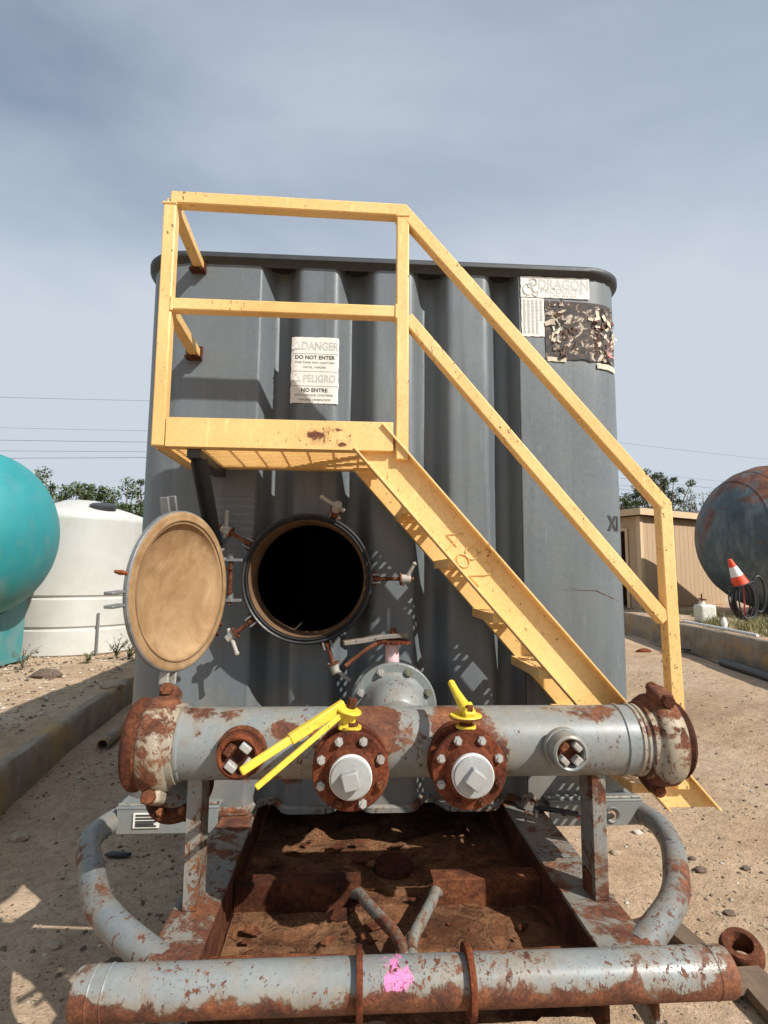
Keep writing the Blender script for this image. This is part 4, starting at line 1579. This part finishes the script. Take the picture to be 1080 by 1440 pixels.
# ------------------------------------------------------------------ neighbours
# teal horizontal tank, left
def lying_tank(name, tip, r, head, length, dirx, matk, label, saddle_x, zbase, saddle_w, saddle_mat, ribs=False):
    """horizontal tank with a domed head; tip = end of the head on the axis, dirx = +1/-1 along X away from the tip"""
    t = thing(name, (tip[0] + dirx * length / 2, tip[1], zbase), label, 'tank')
    n = 14
    pr = [(0, 0)]
    for i in range(1, n + 1):
        a = math.pi / 2 * i / n
        pr.append((r * math.sin(a), head * (1 - math.cos(a))))
    pr += [(r, head + .3), (r, length - head)]
    for i in range(n - 1, -1, -1):
        a = math.pi / 2 * i / n
        pr.append((r * math.sin(a), length - head * (1 - math.cos(a))))
    sh = obj(MB().lathe(tip, (dirx, 0, 0), pr, 72), 'shell', matk, t, 50)
    obj(MB().lathe(V(tip) + V(dirx * (head + .02), 0, 0), (dirx, 0, 0), [(r, -.012), (r + .006, 0), (r, .012)], 72), 'weld_seam', matk, sh)
    for sx in saddle_x:
        x = tip[0] + dirx * sx
        b = MB()
        pts = []
        for i in range(17):
            a = math.pi * (1.18 + .64 * i / 16)
            pts.append((tip[1] + (r + .004) * math.cos(a), tip[2] + (r + .004) * math.sin(a)))
        hw = saddle_w
        vs = [(x + s, y, z) for s in (-.07, .07) for (y, z) in pts + [(tip[1] + hw, zbase), (tip[1] - hw, zbase)]]
        k = len(pts) + 2
        b.add(vs, [tuple(range(k)), tuple(range(2 * k - 1, k - 1, -1))] + [(i, (i + 1) % k, k + (i + 1) % k, k + i) for i in range(k)])
        obj(b, 'saddle', saddle_mat, t, 40)
        obj(MB().bb(x - .12, x + .12, tip[1] - hw - .06, tip[1] + hw + .06, zbase - .04, zbase + .012), 'foot_plate', saddle_mat, t)
    return t


lying_tank('teal_tank', (-4.66, 8.6, 1.77), 1.24, 1.02, 7.0, -1, 'teal', 'large smooth teal horizontal tank at the left edge beside the white poly tank', (.86, 5.5), -.14, .98, 'teal')
bt = lying_tank('rusty_tank', (7.74, 12.0, 2.12), 1.62, 1.5, 9.0, 1, 'bluetank', 'big old dark blue horizontal tank streaked with rust beside the tan shed', (1.75, 6.5), .41, .9, 'bluetank')
for k in (.55, .85, 1.18, 2.4):
    rr_ = 1.62 * math.sqrt(max(0, 1 - ((1.5 - k) / 1.5) ** 2)) if k < 1.5 else 1.62
    obj(MB().lathe((7.74 + k, 12.0, 2.12), (1, 0, 0), [(rr_ - .012, -.022), (rr_ + .010, 0), (rr_ + .002, .03)], 72), 'plate_seam', 'bluetank', bt)

# white upright poly tank
WX, WY, WR, WZ = -5.39, 11.2, 1.21, -.23
t = thing('poly_tank', (WX, WY, WZ), 'upright white plastic tank with grooved sides and black lid', 'tank')
pr = [(0, 0), (WR - .06, 0), (WR, .05), (WR, .42)]
for z in (.45, .98):
    pr += [(WR, z), (WR - .035, z + .03), (WR - .035, z + .05), (WR, z + .08)]
pr += [(WR - .005, 2.30), (WR + .012, 2.38), (WR + .012, 2.44), (WR - .04, 2.52), (WR - .32, 2.62), (WR - .7, 2.74), (.32, 2.82), (0, 2.84)]
sh = obj(MB().lathe((WX, WY, WZ), (0, 0, 1), pr, 96), 'shell', 'poly', t, 40)
b = MB().lathe((WX + .62, WY - .55, WZ + 2.665), (.1, -.25, 1), [(0, .05), (.20, .05), (.23, .035), (.23, -.03)], 32)
obj(b, 'lid', 'blackpvc', t)
b = MB().sweep(smooth([(WX - .75, WY - .98, WZ + 2.44), (WX - .55, WY - 1.02, WZ + 2.52), (WX - .42, WY - 1.06, WZ + 2.50), (WX - .35, WY - 1.13, WZ + 2.42)]), [.07] * 6 + [.08] * 7 + [.06] * 6, 12)
obj(b, 'lifting_lug', 'poly', t)
b = MB().tube((WX + .82, WY - .93, WZ + .0), (WX + .82, WY - .93, WZ + .75), .022, 10)
obj(b, 'sight_tube', 'lug', t)

# ---- shed
ca, sa = math.cos(R(25)), math.sin(R(25))
SX, SY, SZ = 7.40, 14.3, .40


def sh_pt(u, v, z):            # u along the front wall to the right, v back along the door side
    return V(SX + u * ca - v * sa, SY + u * sa + v * ca, SZ + z)


shed = thing('shed', sh_pt(1.8, 1.3, 0), 'tan plywood shed with dark open doorway and pale roof fascia', 'shed')
ru = Matrix(((ca, -sa, 0), (sa, ca, 0), (0, 0, 1)))


def sbox(u0, u1, v0, v1, z0, z1, name, mk, par=shed, bev=0):
    c = sh_pt((u0 + u1) / 2, (v0 + v1) / 2, (z0 + z1) / 2)
    return obj(MB().box(c, (u1 - u0, v1 - v0, z1 - z0), ru), name, mk, par, 0, bevel=bev)


H = 2.42
u = .10
while u < 3.55:
    wdt = .19
    sbox(u + .004, min(u + wdt, 3.58), -.012, .0, .06, H, 'siding_board', 'siding', shed, .003)
    u += wdt + .002
sbox(.02, 3.6, .003, .05, .0, H, 'wall', 'siding')
sbox(.02, .07, .05, .35, .0, H, 'wall', 'siding')
sbox(.02, .07, 1.32, 2.6, .0, H, 'wall', 'siding')
sbox(.02, .07, .35, 1.32, 2.1, H, 'wall', 'siding')
sbox(.07, 3.6, 2.55, 2.6, .0, H, 'wall', 'siding')
sbox(3.55, 3.6, .05, 2.55, .0, H, 'wall', 'siding')
sbox(.07, 3.55, .05, 2.55, .0, .03, 'floor', 'oldwood')
for v0, v1 in ((.11, .21), (.22, .34)):
    sbox(.0, .018, v0 - .01, v1, .0, H, 'siding_board', 'siding', shed, .003)
sbox(-.02, .10, -.035, -.013, .0, H, 'corner_trim', 'rawwood', shed, .004)
sbox(-.022, -.001, -.0345, .09, .0, H, 'corner_trim', 'rawwood', shed, .004)
sbox(-.03, .018, .36, .44, .0, 2.12, 'door_frame', 'rawwood', shed, .004)
sbox(-.03, .018, .44, 1.32, 2.05, 2.13, 'door_frame', 'rawwood', shed, .004)
sbox(-.03, .018, 1.24, 1.32, .0, 2.05, 'door_frame', 'rawwood', shed, .004)
rf = sbox(-.22, 3.8, -.20, 2.8, H + .185, H + .21, 'roof', 'roofing')
sbox(-.22, 3.8, -.22, -.20, H + .01, H + .184, 'fascia', 'rawwood', rf, .004)
sbox(-.24, -.22, -.22, 2.8, H + .01, H + .184, 'fascia', 'rawwood', rf, .004)
sbox(-.20, 3.78, -.18, 2.78, H + .1, H + .16, 'rafter_deck', 'rawwood', rf)

# ---- things on the right bank
def stake_set(x, y, z):
    tag(obj(MB().bar((x, y, z - .1), (x + .03, y, z + .74), .035, .012, (1, 0, 0)), 'steel_stake', 'redsteel', None, bevel=.002), 'thin red steel stake holding up the traffic cone and hose coil', 'stake')
    tip = V(x - .26, y - .05, z + 1.16)
    ax_ = V(-.42, 0, 1).normalized()
    base = tip - ax_ * .50
    t_ = thing('traffic_cone', base, 'small orange traffic cone with one white band tilted on top of the red stake', 'traffic cone')
    segs = [(.150, 0, .128, .135, 'cone_red'), (.128, .135, .092, .27, 'cone_red'), (.092, .27, .058, .40, 'cone_white'), (.058, .40, .030, .50, 'cone_red')]
    segs = [(.142, .012, .104, .17, 'cone_red'), (.104, .17, .066, .345, 'cone_white'), (.066, .345, .032, .49, 'cone_red')]
    for r0, t0, r1, t1, mk in segs:
        obj(MB().tube(base + ax_ * t0, base + ax_ * t1, r0, 28, r1, mk != 'cone_white'), 'band' if mk == 'cone_white' else 'cone_body', mk, t_)
    d, a, b_ = frame(ax_)
    obj(MB().box(base, (.30, .30, .022), Matrix((a, b_, d)).transposed()), 'cone_base', 'rubber', t_, bevel=.01)
    b = MB()
    rr = random.Random(5)
    pts = []
    for k in range(8 * 22):
        a = 2 * math.pi * k / 22
        loop = k / 22
        pts.append((x - .10 + .11 * loop / 8 + (.20 + .02 * math.sin(loop * 2.1)) * math.cos(a) * (.95 + .06 * math.sin(loop * 5)), y - .03 - .012 * loop + .02 * math.sin(a + loop), z + .40 + .33 * math.sin(a) + .02 * math.sin(loop * 3)))
    b.sweep(pts, .014, 8)
    tag(obj(b, 'hose_coil', 'rubber', None), 'coil of black hose hanging on the red stake below the cone', 'hose')
    b = MB()
    pts = [(x + .36 + .13 * math.cos(2 * math.pi * k / 20) * (1 + .05 * math.sin(k)), y + .1 - .006 * k / 20, z + .52 + .33 * math.sin(2 * math.pi * k / 20)) for k in range(100)]
    b.sweep(pts, .018, 8)
    tag(obj(b, 'hose_coil', 'rubber', None), 'coil of black hose against the blue tank, right of the stake', 'hose')


stake_set(7.02, 9.99, .41)
# jug
jx, jy, jz = 6.27, 9.98, .41
t = thing('plastic_jug', (jx, jy, jz), 'milky five gallon plastic jug standing on the bank before the shed', 'jug')
b = MB()
b.box((jx, jy, jz + .165), (.30, .26, .33))
obj(b, 'body', 'jug', t, bevel=.05, bseg=4)
obj(MB().lathe((jx - .05, jy, jz + .33), (0, 0, 1), [(.06, -.01), (.05, .03), (.05, .05), (0, .05)], 20), 'neck', 'jug', t)
obj(MB().sweep(smooth([(jx - .05, jy, jz + .37), (jx - .05, jy, jz + .42), (jx - .1, jy, jz + .43), (jx + .04, jy, jz + .41)]), .014, 8), 'pump_handle', 'rust_dark', t)
obj(MB().tube((jx - .05, jy, jz + .38), (jx - .05, jy, jz + .52), .012, 8), 'spout_rod', 'rust_dark', t)
# spray bottle
x, y, z = 5.80, 8.78, .405
t = thing('spray_bottle', (x, y, z), 'small white spray bottle standing near the jug on the bank', 'bottle')
obj(MB().lathe((x, y, z), (0, 0, 1), [(0, 0), (.045, 0), (.048, .01), (.048, .12), (.03, .165), (.016, .18), (.016, .20), (0, .20)], 20), 'body', 'whiteplastic', t)
obj(MB().box((x - .015, y, z + .215), (.06, .025, .03)), 'spray_head', 'blackpvc', t, bevel=.005)
# white pipe on the bank edge, black pipe and cable at its foot
tag(obj(MB().sweep([(5.70, 9.7, .455), (5.60, 8.9, .452), (5.36, 7.45, .45)], .022, 12), 'white_pipe', 'whiteplastic', None), 'thin white plastic pipe lying along the top of the right kerb', 'pipe')
obj_bp = tag(obj(MB().sweep([(5.12, 7.85, .03), (4.98, 7.0, .025), (4.82, 5.9, -.01), (4.62, 4.6, -.05)], .065, 20), 'black_pipe', 'blackpvc', None), 'thick black plastic pipe lying at the foot of the right kerb', 'pipe')
cp = [(6.2, 13.0, .47), (6.0, 12.75, .35), (5.86, 12.4, .03), (5.7, 11.3, -.04), (5.5, 10.2, -.03), (5.36, 9.3, -.02)]
for k in range(18):
    a = 2 * math.pi * k / 18
    cp.append((5.22 + .15 * math.cos(a + .9), 9.1 + .22 * math.sin(a + .9), -.02 + .10 * math.sin(math.pi * k / 18)))
cp += [(5.36, 9.0, .0), (5.28, 8.5, -.01), (5.14, 8.0, -.01), (5.05, 7.6, -.04)]
tag(obj(MB().sweep(smooth(cp, 3), .012, 8), 'cable', 'rubber', None), 'black cable looping over the yard along the right kerb', 'cable')
# pipe under the left kerb
b = MB().lathe((-2.54, 5.78, -.425), V(-.105, 1, 0).normalized(), [(.044, 0), (.056, 0), (.058, .01), (.058, 3.2), (.044, 3.2)], 28, close=True)
tag(obj(b, 'rusty_pipe', 'concrete', None), 'short open-ended dirty pipe lying against the left kerb', 'pipe')
# rusty ring, planks and scraps at the lower right
b = MB().lathe((1.58, 2.60, -.425), V(-.25, -.35, 1).normalized(), [(.042, -.05), (.075, -.05), (.088, -.02), (.088, .02), (.074, .05), (.05, .05), (.042, .03)], 32, close=True)
tag(obj(b, 'pipe_collar', 'rust', None), 'rusty thick steel ring lying on the dirt right of the front pipe', 'ring')


def plank(p0, p1, wd, th, label, grp=None):
    p0, p1 = Vector(p0), Vector(p1)
    d, a, b_ = frame(p1 - p0)
    m = MB()
    n = 14
    vs = []
    for i in range(n + 1):
        c = p0.lerp(p1, i / n)
        for (q, h) in ((-.5, 0), (.5, 0), (.5, 1), (-.5, 1)):
            j = .012 * noise.noise((c.x * 9 + q, c.y * 9, h * 3)) + (.02 * noise.noise((q * 7, h, 3)) if i in (0, n) else 0)
            vs.append(c + a * (q * wd + j) + b_ * (h * th + j * .4))
    m.add(vs, [(i * 4 + k, i * 4 + (k + 1) % 4, i * 4 + 4 + (k + 1) % 4, i * 4 + 4 + k) for i in range(n) for k in range(4)] + [(0, 1, 2, 3), (n * 4 + 3, n * 4 + 2, n * 4 + 1, n * 4)])
    return tag(obj(m, 'wooden_plank', 'oldwood', None, 0), label, 'plank', grp)


plank((1.36, 2.92, -.455), (1.44, 2.38, -.45), .10, .035, 'dark weathered plank end sticking out behind the right end of the front pipe')
plank((1.52, 2.50, -.46), (1.50, 2.02, -.465), .14, .04, 'weathered plank lying in front of the rusty ring')


def lump(name, c, sx, sy, sz, mk, label, cat, seed=0, grp=None, sub=2):
    bm = bmesh.new()
    bmesh.ops.create_icosphere(bm, subdivisions=sub, radius=1)
    m = MB()
    idx = {}
    vs = []
    for i, v in enumerate(bm.verts):
        idx[v] = i
        k = 1 + .28 * noise.noise(v.co * 1.5 + Vector((seed * 3.1, 0, 0))) + .10 * noise.noise(v.co * 4 + Vector((0, seed, 0)))
        vs.append((c[0] + v.co.x * sx * k, c[1] + v.co.y * sy * k, c[2] + v.co.z * sz * k))
    m.add(vs, [tuple(idx[v] for v in f.verts) for f in bm.faces])
    bm.free()
    return tag(obj(m, name, mk, None, 30), label, cat, grp)


for i, (x, y, s, mk, lb) in enumerate(((1.87, 4.0, .022, 'stone_pale', 'pale pebble at the back of the little cluster beyond the right bumper pipe'), (1.77, 3.88, .026, 'stone_pale', 'pale pebble at the left of the little cluster beyond the right bumper pipe'),
                                       (1.885, 3.885, .024, 'stone_pale', 'pale pebble at the right of the little cluster beyond the right bumper pipe'),
                                       (1.49, 3.62, .026, 'stone_tan', 'grey-tan stone alone between the right post and the bumper pipe'), (1.925, 3.52, .02, 'stone_dark', 'dark stone just right of the bumper pipe, the farther of two'),
                                       (1.89, 3.38, .03, 'stone_dark', 'dark stone just right of the bumper pipe, the nearer of two'), (2.16, 3.37, .022, 'stone_dark', 'dark stone on lit dirt near the right edge'),
                                       (1.78, 2.97, .024, 'stone_dark', 'small dark clod on lit dirt above the rusty ring'), (-2.29, 3.96, .05, 'stone_tan', 'pale stone on shaded dirt at the far left below the kerb'),
                                       (-1.51, 2.86, .026, 'stone_tan', 'small grey stone in the sunlit patch left of the skid'), (-1.10, 2.60, .045, 'stone_dark', 'dark clod beside the left end of the front pipe'),
                                       (-1.20, 2.75, .03, 'stone_dark', 'small clod just behind the left end of the front pipe'))):
    lump('stone', (x, y, gz(x, y) + s * .3), s * 1.3, s, s * .6, mk, lb, 'stone', i)
lump('scrap', (-1.55, 3.68, gz(-1.55, 3.68) + .015), .085, .03, .018, 'rubber', 'flat black scrap on the dirt inside the left bumper pipe', 'scrap', 30)
lump('flat_rock', (-3.12, 7.4, -.17), .16, .11, .05, 'stone_tan', 'flat grey rock on the left bank just behind the kerb', 'rock', 31)
lump('dirt_clod', (-4.3, 8.15, -.17), .20, .13, .08, 'stone_dark', 'brown dirt lump on the left bank at the edge of the shadow', 'clod', 32)
lump('dirt_clod', (4.76, 9.35, gz(4.76, 9.35) + .02), .13, .07, .05, 'rust_red', 'reddish clod on the lit yard before the right kerb', 'clod', 33)

# gravel: nobody could count it
def gravel(name, n, region, sizes, mats, zf, label, seed=1, dens=None):
    rr = random.Random(seed)
    m = MB()
    base = [(1, 0, 0), (-1, 0, 0), (0, 1, 0), (0, -1, 0), (0, 0, 1), (0, 0, -1)]
    fcs = [(0, 2, 4), (2, 1, 4), (1, 3, 4), (3, 0, 4), (2, 0, 5), (1, 2, 5), (3, 1, 5), (0, 3, 5)]
    V_, F_, I_ = [], [], []
    k = 0
    while k < n:
        x, y = rr.uniform(region[0], region[1]), region[2] + (region[3] - region[2]) * rr.random() ** 1.4
        if dens and rr.random() > dens(x, y):
            continue
        k += 1
        s = sizes[0] * (sizes[1] / sizes[0]) ** (rr.random() ** 2.2)
        a = rr.uniform(0, 6.28)
        ca_, sa_ = math.cos(a), math.sin(a)
        ex = rr.uniform(.7, 1.5)
        o = len(V_)
        z0 = zf(x, y)
        for (p, q, r) in base:
            j = rr.uniform(.7, 1.2)
            u, v = p * s * ex * j, q * s * j
            V_.append((x + u * ca_ - v * sa_, y + u * sa_ + v * ca_, z0 + s * .15 + r * s * .62 * j))
        F_ += [tuple(i + o for i in f) for f in fcs]
        I_ += [rr.choices(range(len(mats)), weights=[w_ for _, w_ in mats])[0]] * 8
    m.v = [Vector(p) for p in V_]
    m.f, m.mi = F_, I_
    me = bpy.data.meshes.new(name)
    me.from_pydata(V_, [], F_)
    for k_, _ in mats:
        me.materials.append(M[k_])
    me.polygons.foreach_set('material_index', I_)
    me.update()
    o = bpy.data.objects.new(name, me)
    COL.objects.link(o)
    return stuff(o, label, 'gravel')


cl = lambda x, y: .25 + .75 * max(0, min(1, .5 + 1.6 * noise.noise((x * 1.1, y * 1.1, 5))))
gravel('gravel', 6000, (.9, 4.6, 2.2, 8.5), (.003, .017), [('stone_dark', 4), ('stone_tan', 6), ('stone_pale', 1.2)], gz, 'loose gravel and clods scattered on the sunlit yard', 2, cl)
gravel('clods', 4500, (-2.75, -.75, 2.2, 7.0), (.003, .018), [('stone_dark', 4), ('stone_tan', 5), ('stone_pale', .5)], gz, 'loose clods and gravel on the shaded dirt left of the skid', 3, cl)


def tz(x, y):
    return -.20 + .05 * noise.noise((x * .7, y * .7, 9)) + .025 * noise.noise((x * 2.6, y * 2.6, 3)) + .012 * noise.noise((x * 7, y * 7, 5))


gravel('bank_gravel', 7000, (-7.0, -2.95, 3.5, 10.5), (.006, .035), [('stone_tan', 6), ('stone_pale', 2.5), ('stone_dark', 2.5)], tz, 'coarse gravel on the left bank below the white tank', 4, lambda x, y: 1 if x < -2.95 - .09 * (y - 4) else 0)


# ---- grass and weeds
def blades(name, centres, n, h, spread, mk, label=None, cat=None, seed=0, kind=None, wide=.006):
    rr = random.Random(seed)
    m = MB()
    for (x, y, z) in centres:
        for _ in range(n):
            a, r0 = rr.uniform(0, 6.28), spread * rr.random() ** .6
            bx, by = x + r0 * math.cos(a), y + r0 * math.sin(a)
            hh = h * rr.uniform(.45, 1.1)
            lx, ly = rr.gauss(0, .35) * hh, rr.gauss(0, .35) * hh
            w_ = wide * rr.uniform(.6, 1.3)
            px, py = w_ * math.cos(a + 1.57), w_ * math.sin(a + 1.57)
            m.add([(bx - px, by - py, z), (bx + px, by + py, z), (bx + lx * .5 + px * .7, by + ly * .5 + py * .7, z + hh * .6), (bx + lx * .5 - px * .7, by + ly * .5 - py * .7, z + hh * .6), (bx + lx, by + ly, z + hh)],
                  [(0, 1, 2, 3), (3, 2, 4)])
    o = obj(m, name, mk, None, 0)
    if kind:
        stuff(o, label, cat)
    else:
        tag(o, label, cat)
    return o


rr = random.Random(9)
gc = [(rr.uniform(5.75, 9.5), 0, .40) for _ in range(170)]
gc = [(x + 0, 7.1 + rr.random() * 2.6 + (x - 5.7) * .35, z) for (x, _, z) in gc]
blades('grass', gc, 26, .17, .14, 'grass', 'dry green grass growing on the right bank before the blue tank', 'grass', 4, 'stuff')
gc = [(rr.uniform(6.3, 7.6), rr.uniform(11.0, 13.6), .40) for _ in range(40)]
blades('grass_strip', gc, 16, .13, .14, 'grass', 'thin dry grass along the foot of the shed', 'grass', 5, 'stuff')


def weed(x, y, z, h, nst, label, seed, mk='weed'):
    rr = random.Random(seed)
    t_ = thing('weed', (x, y, z), label, 'weed')
    st_ = MB()
    lf = MB()
    for i in range(nst):
        a = rr.uniform(0, 6.28)
        ln = h * rr.uniform(.6, 1.1)
        lean = rr.uniform(.15, .8)
        pts = [V(x, y, z) + V(math.cos(a) * lean * ln * s * s, math.sin(a) * lean * ln * s * s, ln * s * (1 - .15 * s)) for s in (0, .35, .7, 1)]
        st_.sweep(pts, [.006, .005, .004, .002], 5)
        for k in range(16):
            s = rr.uniform(.2, 1)
            p = pts[0].lerp(pts[3], s) if s > .6 else pts[0].lerp(pts[2], s / .7)
            q = V(rr.gauss(0, 1), rr.gauss(0, 1), rr.gauss(.3, .6)).normalized()
            d, a1, b1 = frame(q)
            L_ = rr.uniform(.03, .075)
            lf.add([p, p + q * L_ * .5 + a1 * L_ * .22, p + q * L_, p + q * L_ * .5 - a1 * L_ * .22], [(0, 1, 2, 3)])
    obj(st_, 'stem', 'bark', t_)
    obj(lf, 'leaves', mk, t_, 0)


weed(-4.95, 8.72, -.2, .38, 9, 'small grey-green weed growing on the bank below the teal tank', 1, 'leaf_grey')
weed(-4.02, 9.75, -.2, .42, 12, 'taller weed at the right foot of the white poly tank', 2)
weed(-3.72, 9.5, -.2, .34, 12, 'low spreading weed beside the grey tank, right of the poly tank', 3)
weed(-4.3, 9.35, -.2, .2, 8, 'lowest weed in front of the white poly tank', 4)

# ---- trees
def tree(name, x, y, z, h, rx, rz, n, mks, label, seed, leaf=.12, grp='trees behind the yard', dens=.55):
    rr = random.Random(seed)
    t_ = thing(name, (x, y, z), label, 'tree', grp)
    tr = MB()
    top = V(x + rr.uniform(-.3, .3), y, z + h * .55)
    tr.sweep(smooth([(x, y, z - .1), (x + rr.uniform(-.2, .2), y, z + h * .2), (x + rr.uniform(-.3, .3), y, z + h * .4), top]), [.16 * h / 5 * (1 - .045 * i) for i in range(19)], 10)
    clumps = []
    cz_ = z + h - rz
    nb = 64
    for i in range(nb):
        a = rr.uniform(0, 6.28)
        el = rr.uniform(-.7, 1.45)
        k = rr.uniform(.35, 1.06)
        c = V(x + rx * k * math.cos(a) * math.cos(el), y + rx * k * math.sin(a) * math.cos(el), cz_ + rz * k * math.sin(el))
        clumps.append((c, rr.uniform(.14, .34) * rx * .75))
        b0 = V(x, y, z + h * rr.uniform(.22, .5))
        mid = b0.lerp(c, .5) + V(rr.uniform(-.2, .2), rr.uniform(-.2, .2), .15 * h * .3)
        tr.sweep(smooth([b0, mid, c], 4), [.05 * h / 5, .045 * h / 5, .04 * h / 5, .035 * h / 5, .03 * h / 5, .026 * h / 5, .02 * h / 5, .014 * h / 5, .006], 6)
    obj(tr, 'trunk', 'bark', t_)
    vs, fs, mi = [], [], []
    per = n // nb
    for (c, cr_) in clumps:
        for _ in range(per):
            d = V(rr.gauss(0, 1), rr.gauss(0, 1), rr.gauss(0, 1)).normalized() * cr_ * rr.random() ** .45
            d.z *= .8
            p = c + d
            q = V(rr.gauss(0, 1), rr.gauss(0, 1), rr.gauss(-.2, .8)).normalized()
            _, a1, b1 = frame(q)
            L_ = leaf * rr.uniform(.45, 1.15)
            o = len(vs)
            vs += [p - q * L_ * .5, p + a1 * L_ * .26, p + q * L_ * .5, p - a1 * L_ * .26]
            fs.append((o, o + 1, o + 2, o + 3))
            mi.append(0 if rr.random() < .62 else 1)
    off = t_.location
    me = bpy.data.meshes.new('crown')
    me.from_pydata([tuple(v - off) for v in vs], [], fs)
    for k in mks:
        me.materials.append(M[k])
    me.polygons.foreach_set('material_index', mi)
    me.update()
    o = bpy.data.objects.new('crown', me)
    COL.objects.link(o)
    o.parent = t_
    return t_


LBL = ['bushy mesquite showing between the teal tank and the white tank', 'bushy mesquite rising behind the left half of the white tank', 'bushy mesquite rising behind the middle of the white tank roof',
       'bushy mesquite behind the lid of the white tank', 'bushy mesquite close behind the left edge of the grey tank']
for i, (x, y, h) in enumerate(((-13.3, 23.5, 5.5), (-11.8, 24.5, 5.25), (-10.4, 23, 4.95), (-9.2, 24.0, 5.15), (-7.6, 22.5, 5.1))):
    tree('mesquite_tree', x, y, -.25, h, 1.8, 2.3, 9500, ('leaf', 'leaf_dark'), LBL[i], 20 + i, .15)
tree('mesquite_tree', -17.5, 25, -.25, 5.0, 1.9, 2.0, 3000, ('leaf', 'leaf_dark'), 'bushy mesquite hidden behind the teal tank at the far left', 41, .16)
tree('tall_tree', 17.2, 30.5, .2, 7.0, 2.0, 2.5, 10000, ('leaf_grey', 'leaf_dark'), 'tallest leafy tree rising behind the shed roof', 31, .17)
tree('tall_tree', 14.9, 30.5, .2, 5.6, 1.5, 1.9, 6500, ('leaf', 'leaf_dark'), 'lower leafy tree behind the shed, next to the grey tank', 32, .16)
tree('tall_tree', 20.4, 32, .2, 6.3, 1.5, 2.2, 1500, ('leaf_grey', 'leaf'), 'thin sparse tree between the shed and the blue tank', 33, .15)
tree('tall_tree', 18.9, 33, .2, 4.9, 1.9, 2.0, 3500, ('leaf', 'leaf_dark'), 'low tree filling in behind the shed roof', 34, .16)
# far brush line all round
rr = random.Random(77)
vs, fs = [], []
for i in range(9000):
    a = rr.uniform(-1.5, 1.5)
    d = rr.uniform(70, 95)
    hh = 2.6 + 1.8 * noise.noise((a * 9, 0, 0)) + 1.0 * noise.noise((a * 40, 0, 3))
    p = V(d * math.sin(a), d * math.cos(a), -.4 + hh * rr.random() ** .7)
    q = V(rr.gauss(0, 1), rr.gauss(0, 1), rr.gauss(0, 1)).normalized()
    _, a1, b1 = frame(q)
    L_ = rr.uniform(.4, 1.0)
    o = len(vs)
    vs += [tuple(p - q * L_), tuple(p + a1 * L_ * .6), tuple(p + q * L_), tuple(p - a1 * L_ * .6)]
    fs.append((o, o + 1, o + 2, o + 3))
me = bpy.data.meshes.new('far_brush')
me.from_pydata(vs, [], fs)
me.materials.append(M['leaf_dark'])
o = bpy.data.objects.new('far_brush', me)
COL.objects.link(o)
stuff(o, 'low brush along the far edge of the yard', 'brush')

# ---- power line: pole hidden behind the tank, wires both ways
pole = thing('utility_pole', (1.5, 42, -.4), 'wooden utility pole standing far behind the grey tank', 'pole')
obj(MB().tube((1.5, 42, -.6), (1.5, 42, 13.9), .16, 14, .11), 'post', 'bark', pole)
for z in (11.7, 10.6):
    obj(MB().bb(.5, 2.5, 41.75, 41.87, z - .22, z - .08), 'crossarm', 'bark', pole)
WL = ['highest of the five wires left of the grey tank', 'second highest wire left of the grey tank', 'third wire from the top left of the grey tank', 'fourth wire from the top left of the grey tank', 'lowest sagging wire left of the grey tank']
for i, (zl, zp, zr, r_w) in enumerate(((13.45, 14.0, 12.36, .022), (11.25, 11.7, 9.6, .020), (10.19, 10.95, 8.9, .032), (9.23, 10.35, 8.2, .026), (8.42, 10.1, 7.6, .036))):
    px_ = 1.5 + (-.8, -.4, 0, .4, .8)[i] * .9
    pts = []
    for k in range(13):
        s = k / 12
        pts.append((-26 - 26 * (1 - s) + 26 * s if False else -52 + (px_ + 52) * s, 40 + 2 * s, zl + (zp - zl) * s + .9 * (s - .5) ** 2 * 4 * (0 if s < .5 else .25)))
    for k in range(1, 11):
        s = k / 10
        pts.append((px_ + (62 - px_) * s, 42 + 13 * s, zp + (zr - zp) * s - 1.2 * math.sin(math.pi * s) * .5))
    tag(obj(MB().sweep(pts, r_w * .45, 6), 'power_line', 'wire', None), WL[i], 'wire', 'overhead wires')
